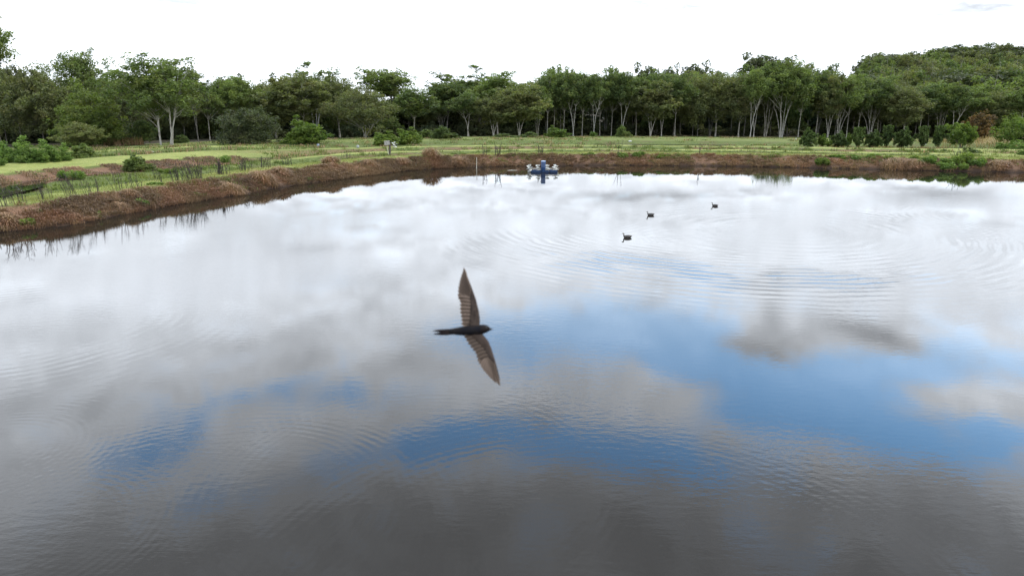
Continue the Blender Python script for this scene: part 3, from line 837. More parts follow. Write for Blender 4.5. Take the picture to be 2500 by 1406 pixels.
for a in NAMED: put(*a, cat='bush' if 'bush' in a[0] else 'tree')

# --- front row of the straight-trunked wood: every trunk one sees
FRONT = [
 (1336, 182, 64, 'tall4', 'first dark gum of the straight-trunked wood, right behind the bright bush'),
 (1352, 170, 60, 'tall1', 'thin gum tree directly above the bright bush by the wood'),
 (1376, 174, 56, 'tall4', 'narrow gum tree right of the bright bush by the wood'),
 (1399, 180, 64, 'tall2', 'leaning pale-stemmed gum just right of the bright bush'),
 (1421, 178, 56, 'tall4', 'dark slender gum left of the young sapling'),
 (1450, 182, 60, 'tall2', 'white-stemmed gum right behind the young sapling'),
 (1464, 190, 50, 'tall1', 'short-crowned gum right of the young sapling'),
 (1492, 168, 66, 'tall1', 'straight gum midway between sapling and small grey-green bush'),
 (1519, 178, 70, 'tall2', 'gum with a bright forked stem rising from the small grey-green bush'),
 (1552, 186, 62, 'tall4', 'dark gum right of the small grey-green bush'),
 (1588, 200, 96, 'fork1', 'gum tree with a low dark fork and reddish-topped crown'),
 (1614, 182, 66, 'tall2', 'gum with a single bright white trunk left of the ragged brown treetop'),
 (1647, 182, 70, 'tall1', 'slim gum standing apart in the dark middle right of the wood'),
 (1690, 190, 86, 'dense1', 'dark leafy tree with foliage low down in the middle right of the wood'),
 (1746, 178, 92, 'tall3', 'gum with a two-armed trunk left of the thick grey trunk'),
 (1802, 186, 74, 'tall3', 'gum tree with a thick short grey trunk'),
 (1832, 172, 62, 'tall2', 'left one of the two bright white trunks standing close together'),
 (1839, 176, 60, 'tall2', 'right one of the two bright white trunks standing close together'),
 (1868, 150, 110, 'fan1', 'big gum fanning into many grey stems right of the bright pair'),
 (1906, 152, 112, 'fan2', 'biggest fan of pale stems in the wood, one limb sweeping low right'),
 (1948, 172, 66, 'tall4', 'gum right of the biggest stem fan, its trunk leaning'),
 (1990, 172, 70, 'tall1', 'gum with two thin stems behind the first tree of the planted row'),
 (2020, 178, 76, 'fork1', 'gum with curved pale stem behind the second tree of the planted row'),
 (2045, 182, 84, 'fan2', 'gum with thick pale forked trunk behind the third tree of the planted row'),
 (2066, 184, 60, 'tall1', 'slim gum behind the smallest tree of the planted row'),
 (2092, 190, 60, 'tall4', 'slim gum behind the fifth tree of the planted row'),
 (2122, 196, 100, 'fan2', 'gum with a cluster of pale crooked stems behind the sixth tree of the planted row'),
 (2170, 206, 84, 'tall3', 'brownish gum behind the seventh tree of the planted row'),
 (2205, 212, 80, 'tall3', 'brownish gum behind the eighth tree of the planted row'),
 (2243, 208, 78, 'tall1', 'gum with a thin pale trunk behind the ninth tree of the planted row'),
 (2290, 204, 88, 'fan1', 'gum with several pale stems behind the last tree of the planted row'),
 (2325, 210, 70, 'tall2', 'gum behind the umbrella-shaped tree'),
 (2362, 214, 70, 'tall1', 'gum directly above the orange-topped tree'),
 (2412, 224, 76, 'tall3', 'grey-stemmed gum between the orange-topped tree and the wide green tree'),
 (2450, 222, 76, 'tall1', 'gum above the left half of the wide green tree'),
 (2492, 214, 70, 'tall2', 'gum above the wide green tree at the right edge'),
]
for px, top, w_, pr, lab in FRONT:
    put('gum_tree', pr, px, top, w_ * 1.12, 276 + random.uniform(-3, 6), lab)

# --- the wood behind: one tree after another, told apart only by the stretch they stand in
SKY = [(-60, 160), (40, 165), (110, 176), (170, 190), (330, 184), (380, 190), (505, 208), (560, 200), (640, 206), (700, 190), (870, 205), (905, 225), (990, 232), (1040, 238), (1065, 214), (1180, 186), (1240, 206), (1270, 190), (1330, 168),
       (1420, 178), (1500, 170), (1545, 180), (1590, 170), (1690, 168), (1740, 176), (1800, 170), (1850, 152), (1930, 158), (1990, 172), (2060, 172), (2100, 165), (2600, 160)]


def skyline(x): return float(np.interp(x, [s[0] for s in SKY], [s[1] for s in SKY]))


def zone(px):
    for lim, t in ((160, 'in the wood behind the left-edge thicket'), (330, 'in the wood behind the light olive tree'), (520, 'in the wood behind the twin-trunked gum'),
                   (700, 'in the wood behind the round she-oak'), (900, 'in the wood above the bright pointed bush'), (1080, 'in the wood behind the leaning box post'),
                   (1330, 'in the wood around the white forked gum'), (1560, 'in the depth of the wood above the aerator'), (1800, 'in the depth of the wood left of the bright pair of trunks'),
                   (1960, 'in the depth of the wood behind the big stem fans'), (2300, 'in the wood behind the planted row'), (9999, 'in the wood behind the umbrella-shaped tree')):
        if px < lim: return t


px = -70.0
k = 0
while px < 2560:
    Yf = float(np.interp(px, [-60, 350, 600, 900, 1200, 1500, 2600], [212, 226, 248, 272, 296, 300, 300]))
    for r, dy in ((0, 0), (1, 26)):
        x_ = px + random.uniform(-12, 12) + r * 18
        top = skyline(x_) + random.uniform(2, 20) + (10 if r == 0 else 0)
        if x_ > 2050: top = max(top, 190 + random.uniform(0, 30))
        pr = random.choice(['tall1', 'tall3', 'tall4', 'fan1', 'hill1', 'hill2', 'tall3'])
        put('gum_tree', pr, x_, top, random.uniform(66, 98), Yf + dy + random.uniform(-4, 8), 'crowded gum tree ' + zone(x_), group='gum trees ' + zone(x_))
    px += 37
# a lower leafy storey closes the view between the trunks
px = -60.0
while px < 2580:
    Yf = float(np.interp(px, [-60, 350, 600, 900, 1200, 1500, 2600], [222, 236, 258, 284, 306, 318, 318]))
    put('leafy_tree', random.choice(['mid1', 'mid2']), px + random.uniform(-8, 8), random.uniform(226, 256), random.uniform(62, 84), Yf + random.uniform(-3, 6),
        'dim low tree ' + zone(px), group='lower storey trees ' + zone(px))
    px += 46
# dark undergrowth between the trunks
px = -60.0
while px < 2560:
    Yf = float(np.interp(px, [-60, 350, 600, 900, 1200, 1500, 2600], [205, 218, 240, 262, 286, 300, 300]))
    put('undergrowth_bush', 'under', px + random.uniform(-8, 8), random.uniform(294, 312), random.uniform(50, 72), Yf + random.uniform(2, 16),
        'undergrowth bush ' + zone(px), cat='bush', group='undergrowth bushes ' + zone(px))
    px += 44
# a few silhouettes that stick out of the skyline
for (x_, top, w_, Y, pr, lab) in [
    (1572, 156, 60, 400, 'hill3', 'ragged brownish treetop with sky showing through, above the middle of the wood'),
    (1630, 158, 40, 390, 'hill3', 'pointed treetop right of the ragged brownish one'),
    (1690, 152, 66, 400, 'hill3', 'dark ragged treetop between the brownish one and the big stem fans'),
    (1745, 172, 60, 390, 'hill1', 'flat green treetop left of the ragged crest over the big stem fans'),
    (1845, 130, 80, 520, 'hill3', 'ragged dark crest sticking out above the big stem fans'),
    (1905, 138, 60, 520, 'hill3', 'dark treetop on the right shoulder of the ragged crest'),
    (1960, 156, 50, 500, 'hill1', 'green treetop right of the ragged crest'),
    (2015, 158, 60, 430, 'hill1', 'rounded treetop above the left end of the planted row'),
    (1345, 163, 60, 320, 'hill1', 'rounded high treetop right of the centre of the photo'),
    (1395, 168, 50, 325, 'hill1', 'second rounded treetop right of the centre of the photo'),
    (1500, 165, 46, 325, 'hill1', 'pointed treetop above the sapling'),
    (575, 184, 70, 262, 'hill3', 'dark open treetop above the round she-oak'),
    (700, 182, 60, 270, 'hill3', 'small dark treetop left of the airy flat-topped gum')]:
    put('gum_tree', pr, x_, top, w_, Y, lab)

# --- wooded hill at the right
HILLTOP = [(2040, 168), (2085, 160), (2105, 132), (2160, 124), (2215, 132), (2300, 112), (2350, 102), (2420, 98), (2470, 108), (2560, 118)]
k = 0
for row, (Y, ty, step) in enumerate(((330, 172, 40), (385, 158, 34), (450, 146, 30), (530, 134, 27), (620, 120, 25), (720, 106, 23))):
    x_ = 2090 - (0 if row else 40) + row * 7
    while x_ < 2570:
        top_lim = float(np.interp(x_, [h[0] for h in HILLTOP], [h[1] for h in HILLTOP]))
        t = max(ty + random.uniform(-7, 9) + max(0, (2250 - x_) * 0.10), top_lim + random.uniform(0, 9))
        pr = random.choice(['hill1', 'hill2', 'hill2', 'hill1', 'hill3']) if row < 4 else random.choice(['hill2', 'hill3', 'hill3', 'hill1'])
        X, Yy, zb = at(x_, Y + random.uniform(-12, 12))
        zt = z_at_py(t, Yy)
        hh = min(max(zt - zb, 14), 30)
        p = PR[pr]; wp = (16 + 8 * random.random()) * (1.0 if row < 4 else 1.25)
        tier = ('at the foot', 'at the foot', 'on the lower slope', 'on the middle slope', 'near the top', 'along the crest')[row]
        side = 'left shoulder' if x_ < 2230 else ('middle' if x_ < 2400 else 'right end')
        e = empty('hill_gum_tree', (X, Yy, zt - hh), f'dull green gum tree {tier} of the wooded hill, in its {side}', 'tree', f'gum trees {tier} of the wooded hill, {side}', rz=random.random() * 6, sc=(wp / p.W, wp / p.W, hh / p.H))
        obj('trunk', p.tm, e); obj('crown', p.cm, e)
        x_ += step * 1.4 * random.uniform(0.8, 1.3)

# ------------------------------------------------------------------ grass and weeds on the banks
def blades(P, Lr, wd, lean, g, n_seg=2, dirs=None):
    """curved tapering blades rooted at P (n,3)"""
    n = len(P); L = g.uniform(*Lr, size=n)
    an = g.random(n) * 6.283; dx = np.stack([np.cos(an), np.sin(an), np.zeros(n)], 1)
    if dirs is not None: dx = dx * 0.7 + dirs; dx /= np.maximum(np.linalg.norm(dx, axis=1), 1e-6)[:, None]
    side = np.stack([-dx[:, 1], dx[:, 0], np.zeros(n)], 1) * (wd * (0.6 + 0.8 * g.random(n)))[:, None]
    ln = g.uniform(*lean, size=n)
    P1 = P + dx * (L * ln * .35)[:, None] + np.array([0, 0, 1]) * (L * .6)[:, None]
    P2 = P + dx * (L * ln)[:, None] + np.array([0, 0, 1]) * (L * (1.05 - .75 * ln))[:, None]
    V = np.stack([P - side, P + side, P1 + side * .8, P1 - side * .8, P2 + side * .15, P2 - side * .15], 1).reshape(-1, 3)
    b_ = np.arange(n)[:, None] * 6
    Fq = np.concatenate([b_ + np.array([0, 1, 2, 3]), b_ + np.array([3, 2, 4, 5])])
    return V, Fq


def shore_points(n, sda, sdb, g, ymin=33, pxr=(-80, 2580), ylim=400, density=None):
    """random ground points with shore distance in [sda, sdb] that the camera's view covers"""
    out = []
    i = 0
    while sum(len(o) for o in out) < n and i < 60:
        i += 1
        k = g.integers(0, len(SHORE), 20000)
        t = g.random(20000)[:, None]
        base = SHORE[k] * (1 - t) + np.roll(SHORE, -1, 0)[k] * t
        s = g.uniform(sda, sdb, 20000)
        P = base + nout[k] * s[:, None]
        pxs = CXP + F * P[:, 0] / np.maximum(P[:, 1], 1)
        ok = (P[:, 1] > ymin) & (pxs > pxr[0]) & (pxs < pxr[1]) & (P[:, 1] < ylim)
        if density is not None: ok &= g.random(20000) < density(P, s, pxs)
        out.append(P[ok])
    P = np.concatenate(out)[:n]
    return np.column_stack([P, ground(P)])


g = np.random.default_rng(5)
tuft = shore_points(4300, -0.05, 2.6, g, density=lambda P, s, p: np.clip(0.55 + 0.9 * fbm(P, 0.5, 41), 0.12, 1) * np.interp(p, [1150, 1500], [1, .35]))
nb = 26
dn = np.repeat(tuft, nb, 0)
sc_t = 1 + 0.5 * fbm(tuft[:, :2], 0.35, 44)
off = g.normal(size=(len(dn), 2)) * 0.16 * np.repeat(sc_t, nb)[:, None]
dn[:, :2] += off
# blades lean away from the tuft's middle and down the slope
dirs = np.column_stack([off / 0.16 * 0.5, np.zeros(len(off))])
kk = np.argmin(((tuft[:, None, :2] - SHORE[None]) ** 2).sum(2), 1)
dirs[:, :2] -= np.repeat(nout[kk], nb, 0) * 0.8
V, Fq = blades(dn, (0.15, 0.42), 0.015, (0.35, 0.95), g, dirs=dirs)
tone = np.clip(np.repeat(0.42 + 0.5 * fbm(tuft[:, :2], 0.4, 47) + g.normal(size=len(tuft)) * .14, nb) + g.normal(size=len(dn)) * .16, 0, 1)
tone = np.repeat(tone, 6)
me = mesh_np('dry_grass', V, Fq, M_STRAW, False, {'tone': np.stack([tone] * 3 + [np.ones_like(tone)], 1)})
setp(obj('dry_grass', me), 'dry brown grass hanging over the earth bank all along the pond', 'dry grass', kind='stuff')

def add_stuff(name, P, nb, Lr, wd, lean, spread, mat, tmean, label, cat, seed):
    g3 = np.random.default_rng(seed)
    dn = np.repeat(P, nb, 0); dn[:, :2] += g3.normal(size=(len(dn), 2)) * spread
    V, Fq = blades(dn, Lr, wd, lean, g3)
    tone = np.clip(np.repeat(tmean + .5 * fbm(P[:, :2], .12, seed) + g3.normal(size=len(P)) * .15, nb) + g3.normal(size=len(dn)) * .14, 0, 1)
    tone = np.repeat(tone, 6)
    me = mesh_np(name, V, Fq, mat, False, {'tone': np.stack([tone] * 3 + [np.ones_like(tone)], 1)})
    setp(obj(name, me), label, cat, kind='stuff')


lb = shore_points(2200, 24, 31.5, g, pxr=(-100, 760), ylim=95, density=lambda P, s_, p: np.where(p < 120, (s_ > 28) * .8, 1.0))
add_stuff('dry_slope_grass', lb, 16, (0.12, 0.34), 0.022, (.2, .9), .25, M_STRAW, .38, 'dead brown grass on the bank behind the small left pond', 'dry grass', 61)
mw_ = []
for q in range(5200):
    p_ = at(g.uniform(-60, 2560), 86 * (270 / 86) ** g.random()); mw_.append(p_)
mw_ = np.array(mw_); cov = ground(mw_, True); keep = (cov[2] > 22) & (fbm(mw_[:, :2], .07, 71) + .35 * fbm(mw_[:, :2], .4, 72) > -.02)
keep &= ~((cov[4] < .5) & (cov[2] > 42.5) & (cov[2] < 47.5)) & ~((cov[4] > .5) & (cov[2] > 31) & (cov[2] < 43))
edge_ = np.interp(cov[3], [-400, 350, 600, 900, 1200, 1500, 2600], [172, 182, 207, 237, 262, 278, 282])
mw_ = mw_[keep & (mw_[:, 1] < edge_)]
add_stuff('meadow_grass', mw_, 16, (0.2, 0.6), 0.035, (.1, .7), .5, M_GRASS, .28, 'uneven green and straw-coloured grass of the low meadow before the wood', 'grass', 62)
r_idx = g.random(len(mw_)) < .3
add_stuff('meadow_straw', mw_[r_idx] + np.array([.6, .3, 0]), 18, (0.3, 0.7), 0.035, (.1, .6), .6, M_STRAW, .6, 'tawny seed heads scattered over the low meadow before the wood', 'dry grass', 63)

gb = shore_points(420, .1, 2.7, g, density=lambda P, s_, p: np.clip(.2 + 1.2 * fbm(P, .3, 81), 0, 1) * (s_ / 2.7))
add_stuff('bank_green', gb, 18, (0.12, 0.38), 0.016, (.2, .9), .2, M_GRASS, .5, 'thin green grass growing through the dead grass of the pond bank', 'grass', 66)

# rough green grass: levee shoulders, slopes between the strips
def rough_density(P, s, p):
    z, a, sdw_, px_, w_ = ground(P, True)
    m = sstep(sdw_, 6.0, 6.8)
    ridgeR = (1 - w_) * ((sdw_ > 18.4) & (sdw_ < 21.7) | (sdw_ > 42.8) & (sdw_ < 47.4) | (sdw_ > 84))
    ridgeL = w_ * ((sdw_ > 31) & (sdw_ < 43) | (sdw_ > 59.5) & (sdw_ < 66) | (sdw_ > 76))
    brownL = w_ * ((sdw_ > 24.5) & (sdw_ < 31))
    pondL = (px_ < 110) & (sdw_ > 12) & (sdw_ < 27)
    return np.clip(m * (1 - ridgeR) * (1 - ridgeL) * (1 - 0.85 * brownL) * (1 - pondL) * (0.65 + 0.7 * fbm(P, .25, 51)), 0, 1)


rg = shore_points(5200, 6.0, 52, g, density=rough_density, ylim=170)
nb = 14
dn = np.repeat(rg, nb, 0); dn[:, :2] += g.normal(size=(len(dn), 2)) * .22
V, Fq = blades(dn, (0.18, 0.5), 0.022, (0.1, 0.7), g)
tone = np.clip(np.repeat(0.42 + 0.6 * fbm(rg[:, :2], .15, 53) + g.normal(size=len(rg)) * .15, nb) + g.normal(size=len(dn)) * .14, 0, 1); tone = np.repeat(tone, 6)
me = mesh_np('rough_grass', V, Fq, M_GRASS, False, {'tone': np.stack([tone] * 3 + [np.ones_like(tone)], 1)})
setp(obj('rough_grass', me), 'rough green grass on the slopes between the mown strips', 'grass', kind='stuff')

# short sward along the levee top
lg = shore_points(5000, 2.4, 6.3, g)
nb = 12
dn = np.repeat(lg, nb, 0); dn[:, :2] += g.normal(size=(len(dn), 2)) * .2
V, Fq = blades(dn, (0.04, 0.13), 0.014, (0.1, 0.6), g)
tone = np.repeat(np.clip(0.75 + g.normal(size=len(dn)) * .2, 0, 1), 6)
me = mesh_np('mown_grass', V, Fq, M_MOWN, False, {'tone': np.stack([tone] * 3 + [np.ones_like(tone)], 1)})
setp(obj('mown_grass', me), 'short mown yellow-green grass along the top of the levee', 'grass', kind='stuff')

# rusty reeds beside the small pond at the left wood
rd = np.array([at(p_, y_) for p_, y_ in zip(g.uniform(255, 352, 700), g.uniform(166, 176, 700))])
V, Fq = blades(rd, (1.0, 2.2), 0.05, (0.02, 0.25), g)
tone = np.repeat(g.uniform(.3, 1, len(rd)), 6)
M_REED = leafmat('rusty_reed', (0.09, 0.06, 0.03), (0.21, 0.13, 0.06), .2, obj_var=0)
me = mesh_np('reeds', V, Fq, M_REED, False, {'tone': np.stack([tone] * 3 + [np.ones_like(tone)], 1)})
setp(obj('reeds', me), 'rusty brown reeds beside the small pond left of the twin-trunked gum', 'reeds', kind='stuff')
# tall dry grass on the orange slope at the right
rd = np.array([at(p_, y_) for p_, y_ in zip(g.uniform(2285, 2560, 1500), g.uniform(140, 185, 1500))])
V, Fq = blades(rd, (0.6, 1.3), 0.04, (0.05, 0.4), g)
tone = np.repeat(g.uniform(.0, 1, len(rd)), 6)
M_ORG = leafmat('orange_grass', (0.12, 0.12, 0.045), (0.28, 0.19, 0.085), .2, obj_var=0)
me = mesh_np('tall_dry_grass', V, Fq, M_ORG, False, {'tone': np.stack([tone] * 3 + [np.ones_like(tone)], 1)})
setp(obj('tall_dry_grass', me), 'tall orange dry grass on the low rise right of the planted row', 'grass', kind='stuff')
# pale weeds at the foot of the planted row
rd = np.array([at(p_, y_) for p_, y_ in zip(g.uniform(1950, 2310, 900), g.uniform(130.5, 133.5, 900))])
V, Fq = blades(rd, (0.4, 1.1), 0.03, (0.05, 0.5), g)
tone = np.repeat(g.uniform(.4, 1, len(rd)), 6)
me = mesh_np('row_weeds', V, Fq, M_ORG, False, {'tone': np.stack([tone] * 3 + [np.ones_like(tone)], 1)})
setp(obj('row_weeds', me), 'pale seeding weeds along the foot of the planted row of young trees', 'weeds', kind='stuff')


# green weed clumps on the banks
def weed(px, py, wpx, hm, label, seed, mat=M_FRESH, L=.12, n=900):
    g2 = np.random.default_rng(seed)
    x, y, z = hit(px, py)
    w_ = wpx * y / F
    k = max(3, int(wpx / 12)); C = []
    for i in range(k):
        cx = g2.uniform(-.5, .5) * w_ * .8; cy = g2.uniform(-.5, .5) * min(w_, 1.6) * .6
        zz = gz(x + cx, y + cy) - z
        m_ = n // k; d = g2.normal(size=(m_, 3)); d /= np.linalg.norm(d, axis=1)[:, None]
        r = g2.random(m_) ** .5 * g2.uniform(.6, 1.1)
        C.append(np.array([cx, cy, max(zz, -z + .02) + hm * .35]) + d * r[:, None] * np.array([max(w_ / k * .9, hm * .6), hm * .6, hm * .55]))
    C = np.concatenate(C)
    C[:, 2] = np.maximum(C[:, 2], -z + 0.03)
    V, Fq = quads_leaves(C, L, L * .55, -.3, g2)
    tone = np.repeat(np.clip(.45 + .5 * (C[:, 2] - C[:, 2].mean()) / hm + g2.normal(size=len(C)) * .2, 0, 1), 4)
    me = mesh_np('weed_clump', V, Fq, mat, False, {'tone': np.stack([tone] * 3 + [np.ones_like(tone)], 1)})
    o = obj('weed_clump', me, loc=(x, y, z)); setp(o, label, 'weeds', 'green weed clumps on the pond banks')


WEEDS = [(62, 549, 44, .42, 'bright green weed clump at the water on the near left bank', .12, 700),
 (232, 524, 36, .22, 'small thin green weed patch low on the left bank', .10, 260),
 (352, 503, 38, .45, 'dark green leafy weed clump on the left bank near the water', .12, 600),
 (486, 484, 26, .38, 'light green weed tuft on the left bank below the dense dry stalks', .12, 350),
 (372, 452, 60, .22, 'low green weed patch on the top edge of the left bank', .12, 500),
 (756, 444, 16, .3, 'tiny green weed tuft where the left bank starts to curve', .12, 120),
 (1998, 402, 40, .95, 'round dark green weed bush on the far bank right of the aerator', .2, 900),
 (1560, 382, 46, .8, 'tall dark green weed clump on the far bank right of the aerator', .2, 800),
 (1510, 384, 50, .5, 'creeping dark green weeds left of the tall clump on the far bank', .2, 700),
 (1612, 386, 66, .4, 'trailing green weeds right of the tall clump on the far bank', .2, 700),
 (1430, 381, 40, .25, 'thin green weed patch on the far bank just right of the aerator', .2, 260),
 (2110, 388, 80, .45, 'dark green weeds hanging over the crest left of the orange bank', .2, 1000),
 (2200, 392, 90, .4, 'green weeds along the crest above the orange bank', .2, 1000),
 (2262, 398, 60, .65, 'green weeds spilling down right of the orange bank', .2, 1100),
 (2300, 405, 60, 1.0, 'bright green water weed in the middle of the large overgrown stretch', .2, 1500),
 (2345, 402, 60, 1.25, 'tall dark weed bush in the large overgrown stretch of the right bank', .2, 1700),
 (2385, 408, 36, 1.0, 'dark green right end of the large overgrown stretch', .2, 1000),
 (1660, 385, 50, .3, 'thin green weeds on the crest where the bare far bank begins', .2, 400),
 (1880, 386, 60, .25, 'low green weeds on the crest left of the round dark weed bush', .2, 380),
 (2050, 386, 70, .3, 'green weeds on the crest right of the round dark weed bush', .2, 600),
 (2325, 412, 70, .8, 'bright green weeds dipping into the water below the tall dark weed bush', .2, 1300),
 (2420, 396, 60, .3, 'short green weeds on the crest right of the overgrown stretch', .2, 450),
 (1122, 378, 40, .2, 'small green weed patch on the bank top left of the thin stake', .18, 240),
 (545, 402, 40, .9, 'olive weed bush behind the levee above the dense dry stalks', .16, 900),
 (410, 425, 60, .5, 'green weeds in the hollow behind the left levee', .16, 700),
 (170, 440, 90, .9, 'green leafy weeds at the end of the small left pond', .16, 1500)]
for i, (px_, py_, w_, h_, lab, L_, n_) in enumerate(WEEDS):
    weed(px_, py_, w_, h_, lab, 100 + i, M_FRESH if i % 3 else M_LIME, L_, int(n_ * 1.5))


# dry stalk clumps
def stalks(px, py, wpx, n, hr, label, seed, lean=-.12, rad=.011):
    g2 = np.random.default_rng(seed); x, y, z = hit(px, py); paths = []
    w_ = wpx * y / F
    for i in range(int(n * 1.5)):
        bx, by = g2.uniform(-.5, .5) * w_, g2.uniform(-.35, .35)
        zz = gz(x + bx, y + by) - z - .03; h = g2.uniform(*hr); lx = lean + g2.normal() * .13; ly = g2.normal() * .12
        t = np.linspace(0, 1, 4)
        P = np.stack([bx + lx * h * t ** 1.5, by + ly * h * t ** 1.5, zz + h * t], 1)
        paths.append((P, np.linspace(rad, rad * .45, 4)))
        for q in range(g2.integers(2, 6)):
            t0 = g2.uniform(.35, .95); a = np.array([np.interp(t0, t, P[:, j]) for j in range(3)])
            e_ = a + np.array([g2.normal() * .1, g2.normal() * .1, g2.uniform(.05, .2)])
            paths.append((np.array([a, (a + e_) / 2, e_]), np.array([rad * .6, rad * .7, rad * .4])))
    V, Fq = tubes(paths, 4)
    o = obj('stalk_clump', mesh_np('stalk_clump', V, Fq, M_STALK), loc=(x, y, z))
    setp(o, label, 'stalks', 'clumps of dry weed stalks on the pond bank')


STALKS = [(8, 505, 26, 7, (.6, 1.2), 'dry stalks cut off by the left edge on the levee'),
 (45, 498, 40, 10, (.7, 1.3), 'straight dry stalks second from the left edge on the levee'),
 (112, 488, 30, 6, (.8, 1.5), 'few tall leaning dry stalks above the near green weed clump'),
 (190, 482, 56, 12, (.9, 1.7), 'group of dry stalks all leaning left on the left bank'),
 (236, 474, 24, 4, (.7, 1.4), 'thin pair of dry stalks right of the leaning group'),
 (286, 466, 26, 5, (.8, 1.6), 'loose tall dry stalks above the thin weed patch'),
 (330, 462, 30, 7, (.6, 1.2), 'short twiggy dry stalks before the low green patch'),
 (390, 450, 22, 5, (.8, 1.4), 'dry stalks rising from the low green patch on the bank edge'),
 (446, 442, 44, 26, (.9, 1.8), 'dense upright thicket of dry stalks on the left bank'),
 (482, 438, 28, 14, (.9, 1.7), 'right part of the dense dry stalk thicket'),
 (536, 427, 44, 16, (.8, 1.5), 'dry stalks below the olive weed bush'),
 (598, 418, 34, 10, (.7, 1.4), 'dry stalks where the levee begins to narrow'),
 (650, 410, 30, 8, (.7, 1.2), 'short dry stalks on the narrowing levee'),
 (700, 404, 26, 7, (.6, 1.1), 'low dry stalks left of the leaning box post'),
 (842, 388, 26, 5, (.6, 1.0), 'few thin stalks left below the leaning box post'),
 (1215, 380, 14, 9, (.9, 1.7), 'dark upright dry stalks on the bank left of the aerator'),
 (1182, 380, 12, 4, (.7, 1.3), 'thin dry stalks between the stake and the dark stalks'),
 (1319, 379, 12, 6, (.7, 1.4), 'dry stalks directly behind the blue drum of the aerator'),
 (1512, 380, 10, 3, (.9, 1.8), 'two or three tall thin stalks among the far bank weeds'),
 (1712, 381, 10, 3, (.7, 1.5), 'lone thin stalks on the bare far bank'),
 (2340, 392, 16, 5, (.8, 1.5), 'dry stalks sticking out of the tall dark weed bush')]
for i, (px_, py_, w_, n_, hr_, lab) in enumerate(STALKS):
    stalks(px_, py_, w_, n_, hr_, lab, 300 + i, lean=-.3 if i == 3 else (-.12 if i < 9 else 0.0), rad=.016 if i < 9 else .02)


# dry grass mounds that stand out of the bank
def mound(px, py, wm, hm, label, seed):
    g2 = np.random.default_rng(seed); x, y, z = hit(px, py); n = 520
    an = g2.random(n) * 6.283; r = g2.random(n) ** .5
    P = np.stack([np.cos(an) * r * wm * .5, np.sin(an) * r * wm * .35, (1 - r * r) * hm * .5], 1)
    P[:, 2] += ground(P[:, :2] + np.array([x, y])) - z - .05
    V, Fq = blades(P, (hm * .5, hm * 1.0), .018, (.4, 1.1), g2, dirs=np.stack([np.cos(an) * r, np.sin(an) * r, an * 0], 1) * 1.4)
    tone = np.repeat(np.clip(g2.normal(.75, .2, n), 0, 1), 6)
    o = obj('grass_mound', mesh_np('grass_mound', V, Fq, M_STRAW, False, {'tone': np.stack([tone] * 3 + [np.ones_like(tone)], 1)}), loc=(x, y, z))
    setp(o, label, 'grass tussock', 'dry grass tussocks on the pond banks')


for i, a in enumerate([(645, 446, 2.2, .9, 'large pale dry tussock hanging over the water left of the curve of the bank'),
 (570, 470, 2.0, .7, 'reddish dry tussock at the waterline right of the light green weed tuft'),
 (690, 430, 1.6, .8, 'dry tussock just right of the large pale one'),
 (1052, 384, 2.0, 1.1, 'tall pale dry tussock on the bank right of the leaning box post'),
 (1122, 400, 2.0, .8, 'arched pale tussock just left of the thin stake'),
 (808, 400, 1.8, .8, 'reddish dry tussock on the bank crest left of the leaning box post'),
 (905, 408, 1.6, .7, 'dry tussock on the slope below the leaning box post'),
 (985, 402, 1.6, .7, 'dry tussock midway between box post and thin stake'),
 (322, 480, 1.2, .5, 'dark dry tussock below the short twiggy stalks'),
 (300, 512, 1.3, .35, 'flat reddish tussock at the water left of the dark leafy weeds'),
 (20, 545, 1.4, .45, 'dry tussock at the water near the left edge'),
 (2188, 408, 3.4, .8, 'orange dry tussock overhanging the water left of the overgrown stretch'),
 (2230, 408, 2.2, .8, 'second orange dry tussock against the overgrown stretch'),
 (2440, 410, 2.4, .7, 'reddish dry tussock near the right edge of the bank')]):
    mound(*a, 500 + i)

# ------------------------------------------------------------------ objects on the water and the levee
M_BLUE = plain('blue_plastic', (0.022, 0.058, 0.14), (0.018, 0.045, 0.11), 3, .45, spec=.5)
M_NAVY = plain('navy_plastic', (0.008, 0.024, 0.065), (0.006, 0.016, 0.04), 5, .55, spec=.2)
M_WHITE = plain('white_plastic', (0.52, 0.52, 0.48), (0.36, 0.36, 0.32), 6, .5)
M_STEEL = plain('dull_steel', (0.42, 0.41, 0.37), (0.25, 0.22, 0.18), 9, .5, metal=.4)
M_WOOD = plain('grey_wood', (0.36, 0.34, 0.30), (0.20, 0.185, 0.16), 7, .85, .01)
M_WOODD = plain('dark_post_wood', (0.11, 0.09, 0.07), (0.06, 0.05, 0.04), 7, .9, .01)
M_PALE = plain('pale_pole_wood', (0.50, 0.46, 0.36), (0.36, 0.32, 0.25), 5, .8)


def paddle_wheel(parent, x, y, z, rot, r=.40):
    """hub and six perforated paddles"""
    mb = MB(); mb.tube([(x - .17, y, z), (x + .17, y, z)], .075, 10)
    hub = mb.build('paddle_hub', M_WHITE, parent)
    for k in range(6):
        a = rot + k * math.pi / 3; m = MB()
        M = Matrix.Rotation(.55, 3, 'Z') @ Matrix.Rotation(a, 3, 'X')
        m.box((x, y, z) + np.array(M @ Vector((0, 0, r * .42))), (.05, .035, r * .6), M)
        # the paddle: a frame with slats
        for q in (-.13, -.045, .045, .13):
            c = M @ Vector((q, 0, r * .82)); m.box((x + c.x, y + c.y, z + c.z), (.055, .03, r * .42), M)
        for zz in (.62, 1.02):
            c = M @ Vector((0, 0, r * zz)); m.box((x + c.x, y + c.y, z + c.z), (.34, .036, .04), M)
        m.build('paddle', M_WHITE, hub)


